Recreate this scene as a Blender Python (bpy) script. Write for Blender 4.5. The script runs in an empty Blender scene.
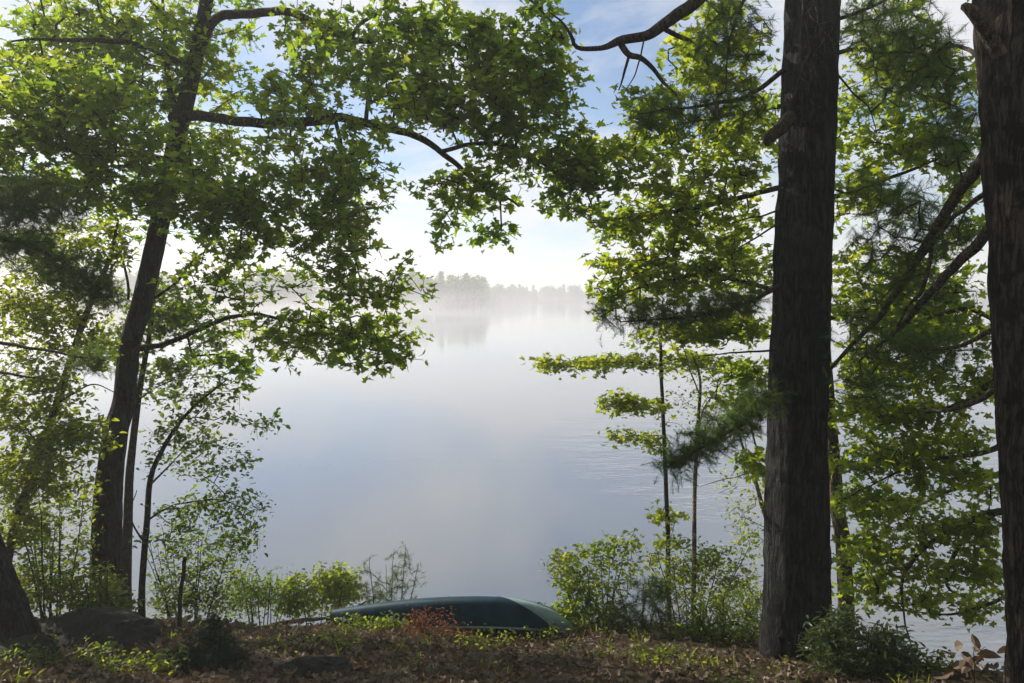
import bpy, math
import numpy as np
from mathutils import Vector, Matrix

R = math.radians
rng = np.random.default_rng(11)
SC = bpy.context.scene
COL = SC.collection

# ------------------------------------------------------------------ camera frame (used to read sizes off the photo)
F, CX, CY = 739.6, 512.0, 341.5
PITCH = R(3.75)
CAMZ = 6.0
cp, sp = math.cos(PITCH), math.sin(PITCH)


def P(px, py, Y):
    """point at distance Y (metres ahead) seen at pixel px, py"""
    x = (px - CX) / F
    u = -(py - CY) / F
    dy = cp + u * sp
    dz = -sp + u * cp
    t = Y / dy
    return np.array([x * t, Y, CAMZ + dz * t])


def Pv(a):
    a = np.asarray(a, float)
    x = (a[:, 0] - CX) / F
    u = -(a[:, 1] - CY) / F
    t = a[:, 2] / (cp + u * sp)
    return np.stack([x * t, a[:, 2], CAMZ + (-sp + u * cp) * t], 1)


# ------------------------------------------------------------------ terrain height (water level is z = 0)
def sstep(a, b, x):
    t = np.clip((x - a) / (b - a), 0, 1)
    return t * t * (3 - 2 * t)


_g = np.random.default_rng(3).random((64, 64))


def vnoise(x, y):
    x = np.asarray(x, float); y = np.asarray(y, float)
    xi = np.floor(x).astype(int); yi = np.floor(y).astype(int)
    fx = x - xi; fy = y - yi
    fx = fx * fx * (3 - 2 * fx); fy = fy * fy * (3 - 2 * fy)
    a = _g[xi % 64, yi % 64]; b = _g[(xi + 1) % 64, yi % 64]
    c = _g[xi % 64, (yi + 1) % 64]; d = _g[(xi + 1) % 64, (yi + 1) % 64]
    return (a * (1 - fx) + b * fx) * (1 - fy) + (c * (1 - fx) + d * fx) * fy


def H(x, y):
    x = np.asarray(x, float); y = np.asarray(y, float)
    line = 4.4 - 0.317 * np.maximum(y, -4)
    crest = 12.0 - 3.0 * sstep(2.3, 4.6, x) - 1.2 * sstep(-40, -12, -x)
    zc = 4.4 - 0.317 * crest
    bank = zc - 0.75 * (y - crest)
    near = np.where(y < crest, line, np.maximum(bank, -1.6))
    near = near + 0.14 * (vnoise(x * 0.7, y * 0.7) - 0.5) + 0.05 * (vnoise(x * 2.7 + 9, y * 2.7) - 0.5) \
        + 0.03 * (vnoise(x * 7 + 3, y * 7) - 0.5)
    near = near + 0.25 * sstep(-3.2, -5.2, x) * sstep(7.5, 9.5, y) * 0.4
    shore = 420 - 175 * sstep(6, -40, x) + 14 * np.sin(x * 0.031) + 6 * np.sin(x * 0.11)
    far = np.clip((y - shore) * 0.05, -1.6, 7)
    return np.maximum(near, far)


# ------------------------------------------------------------------ mesh collecting
class MB:
    def __init__(self):
        self.v = []; self.f = []; self.m = []; self.s = []; self.n = 0

    def add(self, v, f, mat=0, smooth=False):
        v = np.asarray(v, float).reshape(-1, 3); f = np.asarray(f, int).reshape(-1, 3)
        self.v.append(v); self.f.append(f + self.n)
        self.m.append(np.full(len(f), mat)); self.s.append(np.full(len(f), smooth))
        self.n += len(v)

    def build(self, name, mats, parent=None, loc=None):
        me = bpy.data.meshes.new(name)
        v = np.concatenate(self.v); f = np.concatenate(self.f)
        base = np.zeros(3)
        if parent is not None: base = np.array(parent['_base'])
        elif loc is not None: base = np.array(loc, float)
        v = v - base
        me.vertices.add(len(v)); me.vertices.foreach_set('co', v.astype(np.float32).ravel())
        me.loops.add(len(f) * 3); me.loops.foreach_set('vertex_index', f.astype(np.int32).ravel())
        me.polygons.add(len(f))
        me.polygons.foreach_set('loop_start', (np.arange(len(f)) * 3).astype(np.int32))
        me.polygons.foreach_set('material_index', np.concatenate(self.m).astype(np.int32))
        me.polygons.foreach_set('use_smooth', np.concatenate(self.s).astype(bool))
        me.update(calc_edges=True)
        for m in (mats if isinstance(mats, (list, tuple)) else [mats]): me.materials.append(m)
        o = bpy.data.objects.new(name, me)
        COL.objects.link(o)
        if parent is not None:
            o.parent = parent
        elif loc is not None:
            o.location = loc
        return o


def tag(o, label=None, cat=None, group=None, kind=None):
    if label: o['label'] = label
    if cat: o['category'] = cat
    if group: o['group'] = group
    if kind: o['kind'] = kind
    return o


EMPTIES = []


def thing(name, base, label, cat, group=None):
    o = bpy.data.objects.new(name, None)
    o.empty_display_size = 0.3
    COL.objects.link(o)
    o.location = base
    o['_base'] = [float(c) for c in base]
    EMPTIES.append(o)
    return tag(o, label, cat, group)


def catmull(pts, vals, step):
    pts = np.asarray(pts, float); vals = np.asarray(vals, float)
    if len(pts) == 2:
        n = max(2, int(np.linalg.norm(pts[1] - pts[0]) / step) + 1)
        t = np.linspace(0, 1, n)[:, None]
        return pts[0] * (1 - t) + pts[1] * t, vals[0] * (1 - t[:, 0]) + vals[1] * t[:, 0]
    E = np.vstack([2 * pts[0] - pts[1], pts, 2 * pts[-1] - pts[-2]])
    op, ov = [], []
    for i in range(len(pts) - 1):
        p0, p1, p2, p3 = E[i:i + 4]
        n = max(2, int(np.linalg.norm(p2 - p1) / step) + 1)
        t = np.linspace(0, 1, n, endpoint=False)[:, None]
        op.append(0.5 * ((2 * p1) + (-p0 + p2) * t + (2 * p0 - 5 * p1 + 4 * p2 - p3) * t ** 2 + (-p0 + 3 * p1 - 3 * p2 + p3) * t ** 3))
        ov.append(vals[i] * (1 - t[:, 0]) + vals[i + 1] * t[:, 0])
    op.append(pts[-1:]); ov.append(vals[-1:])
    return np.vstack(op), np.concatenate(ov)


_gb = np.random.default_rng(8).random((96, 400))


def barknoise(th, s, n):
    """periodic in th, n cells round"""
    a = (th / (2 * math.pi)) % 1.0 * n
    ai = np.floor(a).astype(int); fa = a - ai
    si = np.floor(s).astype(int); fs = s - si
    q = lambda i, j: _gb[i % n, j % 400]
    fa = fa * fa * (3 - 2 * fa); fs = fs * fs * (3 - 2 * fs)
    return (q(ai, si) * (1 - fa) + q(ai + 1, si) * fa) * (1 - fs) + (q(ai, si + 1) * (1 - fa) + q(ai + 1, si + 1) * fa) * fs


def tube(mb, pts, rad, sides=8, step=0.12, bark=0.0, flare=0.0, mat=0, wob=0.0, seed=0, cap=True):
    p, r = catmull(pts, rad, step)
    n = len(p)
    if wob > 0:
        g = np.random.default_rng(seed + 17)
        k = g.normal(0, 1, (n, 3)) * wob
        for _ in range(3):
            k[1:-1] = (k[:-2] + k[1:-1] * 2 + k[2:]) / 4
        k[0] = 0
        p = p + k * np.minimum(1, np.arange(n) / 4)[:, None]
    d = np.gradient(p, axis=0); d /= np.linalg.norm(d, axis=1)[:, None] + 1e-9
    up = np.array([0.13, 0.97, 0.2]) if abs(d[0][2]) > 0.5 else np.array([0, 0.1, 1.0])
    nx = np.cross(d, up); nx /= np.linalg.norm(nx, axis=1)[:, None] + 1e-9
    ny = np.cross(d, nx)
    s = np.concatenate([[0], np.cumsum(np.linalg.norm(np.diff(p, axis=0), axis=1))])
    th = np.linspace(0, 2 * math.pi, sides, endpoint=False)
    TH, S = np.meshgrid(th, s)
    rr = r[:, None] * np.ones_like(TH)
    if flare > 0:
        lob = 0.6 + 0.4 * np.cos(TH * 5 + seed) + 0.25 * np.cos(TH * 3 + 2 + seed)
        rr = rr * (1 + flare * lob * np.exp(-np.maximum(S - 0.25, 0) / 0.32))
    if bark > 0:
        b = barknoise(TH + 0.15 * np.sin(S * 1.3 + seed), S * 2.4 + seed * 7, 22)
        b2 = barknoise(TH, S * 1.1 + 31 + seed, 9)
        b3 = barknoise(TH + 0.1 * np.sin(S * 2.1), S * 8.0 + seed * 3, 44)
        ridge = 1 - np.abs(2 * b - 1)
        rr = rr * (1 + bark * (1.3 * (ridge - 0.5) + 0.9 * (b2 - 0.5) + 0.7 * (b3 - 0.5)))
    V = p[:, None, :] + rr[..., None] * (np.cos(TH)[..., None] * nx[:, None, :] + np.sin(TH)[..., None] * ny[:, None, :])
    idx = np.arange(n * sides).reshape(n, sides)
    a = idx[:-1]; b_ = np.roll(a, -1, 1); c = idx[1:]; e = np.roll(c, -1, 1)
    f = np.concatenate([np.stack([a, b_, e], -1).reshape(-1, 3), np.stack([a, e, c], -1).reshape(-1, 3)])
    V = V.reshape(-1, 3)
    if cap:
        V = np.vstack([V, p[-1:] + d[-1:] * r[-1] * 0.6])
        l = idx[-1]
        f = np.concatenate([f, np.stack([l, np.roll(l, -1), np.full(sides, n * sides)], -1)])
    mb.add(V, f, mat, True)
    return p, r


# ------------------------------------------------------------------ leaves
def fan(outline, c=(0, .42, 0), fold=0.32, droop=0.3):
    o = np.array(outline, float)
    z = fold * np.abs(o[:, 0]) - droop * (o[:, 1] - 0.3) ** 2 * np.sign(o[:, 1] - 0.3)
    v = np.column_stack([o, z])
    v = np.vstack([v, [list(c)]])
    n = len(o)
    f = [(i, (i + 1) % n, n) for i in range(n)]
    return v, np.array(f)


def mirror(h):
    return h + [(-x, y) for x, y in h[::-1] if abs(x) > 1e-6]


MAPLE = fan(mirror([(0, 0), (.16, .0), (.42, .06), (.27, .26), (.58, .50), (.36, .56), (.2, .58), (.2, .74), (0, 1)]))
OAK = fan(mirror([(0, 0), (.1, .16), (.26, .26), (.14, .36), (.36, .52), (.18, .6), (.34, .78), (.14, .86), (0, 1)]))
OVAL = fan(mirror([(0, 0), (.2, .18), (.29, .42), (.2, .74), (0, 1)]))
LANCE = fan(mirror([(0, 0), (.1, .2), (.15, .45), (.1, .75), (0, 1)]))
GRASS = fan(mirror([(0, 0), (.035, .3), (.03, .7), (0, 1)]), droop=0.5)


def place_leaves(mb, tmpl, C, D, size, tilt=0.55, mat=0, g=rng, upw=1.0):
    """C centres (N,3), D outward directions, size (N,)"""
    N = len(C)
    tv, tf = tmpl
    nrm = g.normal(0, tilt, (N, 3)); nrm[:, 2] += upw
    nrm /= np.linalg.norm(nrm, axis=1)[:, None]
    y = D - nrm * np.sum(D * nrm, 1)[:, None]
    y /= np.linalg.norm(y, axis=1)[:, None] + 1e-9
    x = np.cross(y, nrm)
    V = C[:, None, :] + size[:, None, None] * (tv[None, :, 0:1] * x[:, None] + tv[None, :, 1:2] * y[:, None] + tv[None, :, 2:3] * nrm[:, None])
    f = tf[None] + (np.arange(N) * len(tv))[:, None, None]
    mb.add(V.reshape(-1, 3), f.reshape(-1, 3), mat, False)


def place_needles(mb, C, D, length, k, width, spread, mat=0, g=rng):
    """tufts at C along D: k thin needles each"""
    N = len(C)
    C2 = np.repeat(C, k, 0); D2 = np.repeat(D, k, 0)
    d = D2 + g.normal(0, spread, (N * k, 3))
    d[:, 2] -= 0.1
    d /= np.linalg.norm(d, axis=1)[:, None]
    st = C2 - D2 * (g.random((N * k, 1)) * length * 1.1)
    L = length * g.uniform(0.65, 1.1, (N * k, 1))
    side = np.cross(d, g.normal(0, 1, (N * k, 3))); side /= np.linalg.norm(side, axis=1)[:, None] + 1e-9
    V = np.stack([st - side * width / 2, st + side * width / 2, st + d * L], 1)
    f = np.arange(N * k * 3).reshape(-1, 3)
    mb.add(V.reshape(-1, 3), f, mat, False)


def frusta(mb, A, B, ra, rb, mat):
    n = len(A)
    d = B - A; d /= np.linalg.norm(d, axis=1)[:, None] + 1e-9
    h = np.where(np.abs(d[:, 2:3]) > .8, [[1, 0, 0.]], [[0, 0, 1.]])
    x = np.cross(d, h); x /= np.linalg.norm(x, axis=1)[:, None] + 1e-9
    y = np.cross(d, x)
    S = 4
    th = np.arange(S) * 2 * math.pi / S
    ring = np.cos(th)[None, :, None] * x[:, None] + np.sin(th)[None, :, None] * y[:, None]
    V = np.concatenate([A[:, None] + ring * ra[:, None, None], B[:, None] + ring * rb[:, None, None]], 1)
    f = []
    for i in range(S):
        j = (i + 1) % S
        f += [(i, j, S + j), (i, S + j, S + i)]
    f = np.array(f)[None] + (np.arange(n) * 2 * S)[:, None, None]
    mb.add(V.reshape(-1, 3), f.reshape(-1, 3), mat, True)


def sample_ell(ells, g, nf=1.0):
    out = []
    for (cx, cy, rx, ry, Y, dY, n) in ells:
        n = int(n * nf + .5); rx *= 1.12; ry *= 1.12
        q = g.normal(0, 1, (n, 3)); q /= np.linalg.norm(q, axis=1)[:, None]
        q *= g.random((n, 1)) ** (1 / 2.4)
        out.append(np.stack([cx + q[:, 0] * rx, cy + q[:, 1] * ry, Y + q[:, 2] * dY], 1))
    return Pv(np.concatenate(out))


def grow(skel, att, g, seg=0.22, sag=0.03, r0=0.0028, rmax=0.02):
    """join each attractor to the nearest point of the growing twig-work; returns edges and tip directions"""
    cap = len(skel) + len(att) * 14 + 100
    nodes = np.zeros((cap, 3)); par = np.full(cap, -1)
    n0 = len(skel)
    nodes[:n0] = skel; n = n0
    dist = np.array([np.min(np.linalg.norm(skel - a, axis=1)) for a in att])
    order = np.argsort(dist)
    tips = []; tdir = []
    for i in order:
        a = att[i]
        dv = nodes[:n] - a
        j = int(np.argmin(np.einsum('ij,ij->i', dv, dv)))
        b = nodes[j]
        L = np.linalg.norm(a - b)
        k = max(1, min(12, int(L / seg)))
        off = g.normal(0, 0.12 * L, 3) * 0.5; off[2] += sag * L
        last = j
        for q in range(1, k + 1):
            t = q / k
            pt = b + (a - b) * t + off * math.sin(math.pi * t)
            nodes[n] = pt; par[n] = last; last = n; n += 1
        d = nodes[last] - nodes[par[last]]
        nn = np.linalg.norm(d)
        tdir.append(d / nn if nn > 1e-6 else np.array([0, 0, 1.])); tips.append(nodes[last])
    cnt = np.zeros(n); 
    for i in range(n - 1, n0 - 1, -1):
        cnt[i] += 1
        if par[i] >= n0: cnt[par[i]] += cnt[i]
    idx = np.arange(n0, n)
    rad = np.minimum(r0 * (cnt[idx] ** 0.42), rmax)
    A = nodes[par[idx]]; B = nodes[idx]
    ra = np.minimum(rmax, np.where(par[idx] >= n0, r0 * np.maximum(cnt[par[idx]], 1) ** 0.42, rad * 1.1))
    return A, B, np.minimum(ra, rad * 1.5), rad, np.array(tips), np.array(tdir)


# ------------------------------------------------------------------ materials
def new_mat(name):
    m = bpy.data.materials.new(name); m.use_nodes = True
    nt = m.node_tree; nt.nodes.clear()
    out = nt.nodes.new('ShaderNodeOutputMaterial')
    return m, nt, nt.nodes, nt.links, out


def ramp(nodes, stops):
    r = nodes.new('ShaderNodeValToRGB')
    e = r.color_ramp.elements
    while len(e) < len(stops): e.new(0.5)
    for i, (p, c) in enumerate(stops):
        e[i].position = p; e[i].color = (*c, 1)
    return r


def leaf_mat(name, stops, tstops, trans=0.5, rough=0.45, clump=1.2):
    m, nt, N, L, out = new_mat(name)
    geo = N.new('ShaderNodeNewGeometry')
    tc = N.new('ShaderNodeTexCoord')
    nz = N.new('ShaderNodeTexNoise'); nz.inputs['Scale'].default_value = clump; nz.inputs['Detail'].default_value = 2
    L.new(tc.outputs['Object'], nz.inputs['Vector'])
    mx = N.new('ShaderNodeMath'); mx.operation = 'MULTIPLY_ADD'
    mx.inputs[1].default_value = 0.55
    L.new(geo.outputs['Random Per Island'], mx.inputs[0])
    sub = N.new('ShaderNodeMath'); sub.operation = 'MULTIPLY_ADD'; sub.inputs[1].default_value = 1.3; sub.inputs[2].default_value = -0.42
    L.new(nz.outputs['Fac'], sub.inputs[0]); L.new(sub.outputs[0], mx.inputs[2])
    r1 = ramp(N, stops); r2 = ramp(N, tstops)
    L.new(mx.outputs[0], r1.inputs[0]); L.new(mx.outputs[0], r2.inputs[0])
    pb = N.new('ShaderNodeBsdfPrincipled'); pb.inputs['Roughness'].default_value = rough
    pb.inputs['Specular IOR Level'].default_value = 0.18
    tr = N.new('ShaderNodeBsdfTranslucent')
    L.new(r1.outputs[0], pb.inputs['Base Color']); L.new(r2.outputs[0], tr.inputs['Color'])
    ms = N.new('ShaderNodeMixShader'); ms.inputs[0].default_value = trans
    L.new(pb.outputs[0], ms.inputs[1]); L.new(tr.outputs[0], ms.inputs[2]); L.new(ms.outputs[0], out.inputs['Surface'])
    return m


def bark_mat(name, dark, light, sx=16, sz=2.2, bump=0.5, lichen=None, ao=0.0):
    m, nt, N, L, out = new_mat(name)
    tc = N.new('ShaderNodeTexCoord')
    wn = N.new('ShaderNodeTexNoise'); wn.inputs['Scale'].default_value = 2.6; wn.inputs['Detail'].default_value = 3
    L.new(tc.outputs['Object'], wn.inputs['Vector'])
    wa = N.new('ShaderNodeMixRGB'); wa.blend_type = 'ADD'; wa.inputs['Fac'].default_value = .10
    L.new(tc.outputs['Object'], wa.inputs['Color1']); L.new(wn.outputs['Color'], wa.inputs['Color2'])
    mp = N.new('ShaderNodeMapping'); mp.inputs['Scale'].default_value = (sx, sx, sz)
    L.new(wa.outputs[0], mp.inputs['Vector'])
    nz = N.new('ShaderNodeTexNoise'); nz.inputs['Scale'].default_value = 1.3; nz.inputs['Detail'].default_value = 4; nz.inputs['Roughness'].default_value = 0.6
    L.new(mp.outputs[0], nz.inputs['Vector'])
    s1 = N.new('ShaderNodeMath'); s1.operation = 'SUBTRACT'; s1.inputs[1].default_value = .5; L.new(nz.outputs['Fac'], s1.inputs[0])
    s2 = N.new('ShaderNodeMath'); s2.operation = 'ABSOLUTE'; L.new(s1.outputs[0], s2.inputs[0])
    s3 = N.new('ShaderNodeMath'); s3.operation = 'MULTIPLY'; s3.inputs[1].default_value = 6.0; s3.use_clamp = True; L.new(s2.outputs[0], s3.inputs[0])
    fn = N.new('ShaderNodeTexNoise'); fn.inputs['Scale'].default_value = 38; fn.inputs['Detail'].default_value = 5; fn.inputs['Roughness'].default_value = .7
    L.new(tc.outputs['Object'], fn.inputs['Vector'])
    mq = N.new('ShaderNodeMapping'); mq.inputs['Scale'].default_value = (sx * .6, sx * .6, sx * .55); L.new(wa.outputs[0], mq.inputs['Vector'])
    hn = N.new('ShaderNodeTexNoise'); hn.inputs['Scale'].default_value = 1.0; hn.inputs['Detail'].default_value = 3; L.new(mq.outputs[0], hn.inputs['Vector'])
    hr = ramp(N, [(.36, (.12, .12, .12)), (.5, (1, 1, 1))]); L.new(hn.outputs['Fac'], hr.inputs[0])
    hm = N.new('ShaderNodeMath'); hm.operation = 'MULTIPLY'; L.new(s3.outputs[0], hm.inputs[0]); L.new(hr.outputs[0], hm.inputs[1]); s3 = hm
    mul = N.new('ShaderNodeMath'); mul.operation = 'MULTIPLY'
    L.new(s3.outputs[0], mul.inputs[0]); L.new(fn.outputs['Fac'], mul.inputs[1])
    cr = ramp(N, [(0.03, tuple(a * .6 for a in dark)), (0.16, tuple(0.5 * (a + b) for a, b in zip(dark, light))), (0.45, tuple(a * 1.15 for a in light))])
    L.new(mul.outputs[0], cr.inputs[0])
    col = cr.outputs[0]
    if lichen:
        n2 = N.new('ShaderNodeTexNoise'); n2.inputs['Scale'].default_value = 3.2; n2.inputs['Detail'].default_value = 5
        L.new(tc.outputs['Object'], n2.inputs['Vector'])
        lr = ramp(N, [(0.52, (0, 0, 0)), (0.72, (0.6, 0.6, 0.6))]); L.new(n2.outputs['Fac'], lr.inputs[0])
        mx = N.new('ShaderNodeMixRGB'); mx.inputs['Color2'].default_value = (*lichen, 1)
        L.new(lr.outputs[0], mx.inputs['Fac']); L.new(col, mx.inputs['Color1']); col = mx.outputs[0]
    pb = N.new('ShaderNodeBsdfPrincipled'); pb.inputs['Roughness'].default_value = 0.9
    pb.inputs['Specular IOR Level'].default_value = 0.12
    L.new(col, pb.inputs['Base Color'])
    bp = N.new('ShaderNodeBump'); bp.inputs['Strength'].default_value = min(1, bump * 1.2); bp.inputs['Distance'].default_value = 0.05
    L.new(mul.outputs[0], bp.inputs['Height']); L.new(bp.outputs[0], pb.inputs['Normal'])
    L.new(pb.outputs[0], out.inputs['Surface'])
    return m


def plain(name, col, rough=0.6, var=0.3, scale=8, spec=0.4, bump=0.0, island=False):
    m, nt, N, L, out = new_mat(name)
    tc = N.new('ShaderNodeTexCoord')
    nz = N.new('ShaderNodeTexNoise'); nz.inputs['Scale'].default_value = scale; nz.inputs['Detail'].default_value = 5
    L.new(tc.outputs['Object'], nz.inputs['Vector'])
    cr = ramp(N, [(0.3, tuple(c * (1 - var) for c in col)), (0.7, tuple(min(1, c * (1 + var)) for c in col))])
    L.new(nz.outputs['Fac'], cr.inputs[0])
    pb = N.new('ShaderNodeBsdfPrincipled'); pb.inputs['Roughness'].default_value = rough
    pb.inputs['Specular IOR Level'].default_value = spec
    L.new(cr.outputs[0], pb.inputs['Base Color'])
    if bump:
        bp = N.new('ShaderNodeBump'); bp.inputs['Strength'].default_value = bump; bp.inputs['Distance'].default_value = 0.05
        L.new(nz.outputs['Fac'], bp.inputs['Height']); L.new(bp.outputs[0], pb.inputs['Normal'])
    L.new(pb.outputs[0], out.inputs['Surface'])
    return m


LM = {}
LM['maple'] = leaf_mat('maple_leaf', [(0, (.013, .044, .011)), (.5, (.026, .078, .015)), (.96, (.05, .11, .018)), (1, (.12, .07, .03))],
                       [(0, (.18, .34, .02)), (.5, (.36, .52, .028)), (1, (.6, .62, .04))], 0.6)
LM['yellow'] = leaf_mat('young_leaf', [(0, (.05, .09, .014)), (.5, (.08, .13, .018)), (1, (.12, .15, .02))],
                        [(0, (.26, .38, .02)), (.5, (.42, .5, .03)), (1, (.6, .6, .04))], 0.62)
LM['spray'] = leaf_mat('lakeside_leaf', [(0, (.03, .065, .013)), (.5, (.055, .1, .018)), (1, (.09, .13, .02))],
                      [(0, (.22, .36, .025)), (.5, (.42, .54, .03)), (1, (.65, .64, .045))], 0.62)
LM['dark'] = leaf_mat('understorey_leaf', [(0, (.025, .05, .014)), (.5, (.04, .08, .02)), (1, (.07, .11, .025))],
                      [(0, (.15, .25, .02)), (.5, (.26, .38, .03)), (1, (.42, .48, .04))], 0.55)
LM['shrub'] = leaf_mat('shrub_leaf', [(0, (.04, .07, .018)), (.5, (.065, .11, .02)), (1, (.11, .15, .025))],
                       [(0, (.22, .33, .02)), (.5, (.38, .47, .03)), (1, (.58, .58, .05))], 0.58)
LM['needle'] = leaf_mat('pine_needle', [(0, (.02, .045, .016)), (.5, (.035, .07, .022)), (1, (.06, .1, .03))],
                        [(0, (.1, .19, .035)), (1, (.26, .38, .06))], 0.45, 0.5)
LM['needle_soft'] = leaf_mat('seedling_needle', [(0, (.05, .09, .03)), (.5, (.07, .12, .035)), (1, (.1, .15, .04))],
                             [(0, (.12, .2, .03)), (1, (.22, .3, .05))], 0.35, 0.5)
LM['hemlock'] = leaf_mat('hemlock_needle', [(0, (.008, .022, .012)), (1, (.02, .045, .02))], [(0, (.02, .05, .01)), (1, (.05, .09, .02))], 0.15, 0.5)
LM['dead'] = leaf_mat('dead_fern', [(0, (.14, .045, .02)), (.5, (.22, .08, .03)), (1, (.3, .13, .05))], [(0, (.2, .06, .02)), (1, (.4, .17, .05))], 0.3, 0.7)
LM['drygreen'] = leaf_mat('glossy_shrub_leaf', [(0, (.025, .045, .02)), (.5, (.045, .075, .03)), (1, (.08, .11, .04))],
                          [(0, (.1, .16, .02)), (1, (.22, .27, .04))], 0.3, 0.3)
LM['litter'] = leaf_mat('fallen_leaf', [(0, (.03, .022, .016)), (.3, (.085, .062, .044)), (.65, (.18, .135, .1)), (1, (.36, .29, .22))],
                        [(0, (.1, .05, .02)), (1, (.3, .18, .08))], 0.15, 0.6, 0.8)
BK = {}
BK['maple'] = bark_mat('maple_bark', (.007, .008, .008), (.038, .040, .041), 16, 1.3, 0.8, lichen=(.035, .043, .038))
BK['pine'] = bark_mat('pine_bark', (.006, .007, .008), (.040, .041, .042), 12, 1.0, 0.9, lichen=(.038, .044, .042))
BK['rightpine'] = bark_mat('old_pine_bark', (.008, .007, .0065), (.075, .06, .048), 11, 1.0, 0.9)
BK['twig'] = bark_mat('twig_bark', (.02, .016, .012), (.055, .045, .035), 30, 6, 0.3)
BK['limb'] = bark_mat('limb_bark', (.022, .018, .014), (.085, .068, .052), 22, 5, 0.5)
BK['deadlimb'] = bark_mat('dead_limb_bark', (.04, .033, .026), (.15, .125, .1), 25, 5, 0.5)
BK['stem'] = bark_mat('young_stem_bark', (.05, .04, .028), (.15, .12, .085), 20, 6, 0.3)
BK['birch'] = bark_mat('pale_bark', (.12, .09, .07), (.34, .29, .23), 8, 12, 0.3)


# ------------------------------------------------------------------ the plant builder
NF = 1.38   # overall leaf-spray count factor


def plant(name, label, cat, mains, ells, leaf='maple', tmpl=MAPLE, k=12, size=0.10, bark='maple', group=None, sides=40,
          tilt=0.55, seed=1, needles=None, spread_l=0.34, stem_name='trunk', barkamp=0.05, flare=0.35, r0=0.0028, rmax=0.018,
          limb='limb', jit=0.08, skel_from=0.35, upw=1.0, ground=True, sag=0.03, crown_name='crown', nf=None):
    """mains: list of (pixel path [(px,py,Y)...], [radii]); first is the trunk, others are branches"""
    g = np.random.default_rng(seed)
    tp = Pv(mains[0][0])
    b = tp[0].copy()
    if ground:
        b[2] = float(H(b[0], b[1]))
        tp[0] = b - np.array([0, 0, 0.18])
    root = thing(name, b, label, cat, group)
    skel = []
    mb = MB()
    p, r = tube(mb, tp, mains[0][1], sides, 0.05 if sides >= 30 else 0.15, barkamp, flare, 0, 0.0 if sides >= 30 else 0.006, seed)
    mb.build(stem_name, BK[bark], root)
    q = p[int(len(p) * skel_from):]; skel.append(q[::3] if sides >= 30 else q)
    for i, (path, rad) in enumerate(mains[1:]):
        m2 = MB()
        p, r = tube(m2, Pv(path), rad, 9, 0.07, 0.06, 0, 0, 0.012, seed + i * 13)
        m2.build('branch', BK[limb], root)
        skel.append(p[1:])
    skel = np.vstack(skel)
    if ells:
        att = sample_ell(ells, g, 2.0 if needles else (nf or (NF if tmpl is MAPLE else 1.45)))
        gz = H(att[:, 0], att[:, 1])
        low = att[:, 2] < np.maximum(gz, 0) + 0.06
        att[low, 2] = np.maximum(gz, 0)[low] + g.uniform(.05, .18, int(low.sum()))
        if not len(att): raise RuntimeError("no foliage above ground: " + name + " " + label)
        A, B, ra, rb, tips, td = grow(skel, att, g, sag=sag, r0=r0, rmax=rmax)
        mb = MB()
        frusta(mb, A, B, ra, rb, 1)
        if needles:
            ln, kk, w, sprd, ntuft = needles
            C = [tips]; D = [td]
            for _ in range(ntuft - 1):
                C.append(tips - td * g.uniform(0, 2.6 * ln, (len(tips), 1)) + g.normal(0, .015, tips.shape)); 
                dd = td + g.normal(0, .45, td.shape); D.append(dd / np.linalg.norm(dd, axis=1)[:, None])
            place_needles(mb, np.vstack(C), np.vstack(D), ln, kk, w, sprd, 0, g)
        else:
            T = np.repeat(tips, k, 0); DD = np.repeat(td, k, 0)
            n = len(T)
            u = g.random((n, 1))
            C = T - DD * u * spread_l + np.clip(g.normal(0, jit, (n, 3)), -1.5 * jit, 1.5 * jit) * np.array([1, 1, .6])
            out = DD * 0.6 + g.normal(0, .6, (n, 3)); out[:, 2] -= 0.15
            place_leaves(mb, tmpl, C, out, size * g.uniform(.45, 1.4, n), tilt, 0, g, upw)
        mb.build(crown_name, [LM[leaf], BK['twig']], root)
    return root


def ppx(px, Y):  # metres per pixel at Y
    return Y / F * px


HAZE, EXPO = 0.0023, 0.42
MIST = .016
CLOUD = (1.1, .36, .56, (6.6, 6.7, 6.9, 1), (14.75, 6.2, 10))
WOODSPOTS = [(-5, -5), (1, -6), (6, -5), (-9, -2), (10, -1), (-12, -8), (-4, -12), (4, -12), (12, -8), (-12, 4), (13, 4), (-17, 0), (18, 0), (-14, 9), (14.5, 9.5),
             (-20, 7), (20, 8), (-19, 13), (-26, 10), (26, 9), (0, -19), (-10, -18), (10, -18), (-24, -6), (24, -6), (-30, 3), (30, 3)]
# ------------------------------------------------------------------ world, sun, camera
EL, AZ = R(27), R(54)          # sun height; angle to the left of straight ahead
w = bpy.data.worlds.new('World'); SC.world = w; w.use_nodes = True
nt = w.node_tree
bg = nt.nodes['Background']
sky = nt.nodes.new('ShaderNodeTexSky'); sky.sky_type = 'NISHITA'; sky.sun_disc = False
sky.sun_elevation = EL; sky.sun_rotation = -AZ
sky.air_density = 1.0; sky.dust_density = 0.1; sky.ozone_density = 4.0
tcw = nt.nodes.new('ShaderNodeTexCoord')
sp_ = nt.nodes.new('ShaderNodeSeparateXYZ'); nt.links.new(tcw.outputs['Generated'], sp_.inputs[0])
za = nt.nodes.new('ShaderNodeMath'); za.operation = 'MAXIMUM'; za.inputs[1].default_value = 0.0; nt.links.new(sp_.outputs['Z'], za.inputs[0])
zb = nt.nodes.new('ShaderNodeMath'); zb.operation = 'ADD'; zb.inputs[1].default_value = 0.16; nt.links.new(za.outputs[0], zb.inputs[0])
cmb = nt.nodes.new('ShaderNodeCombineXYZ')
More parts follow.
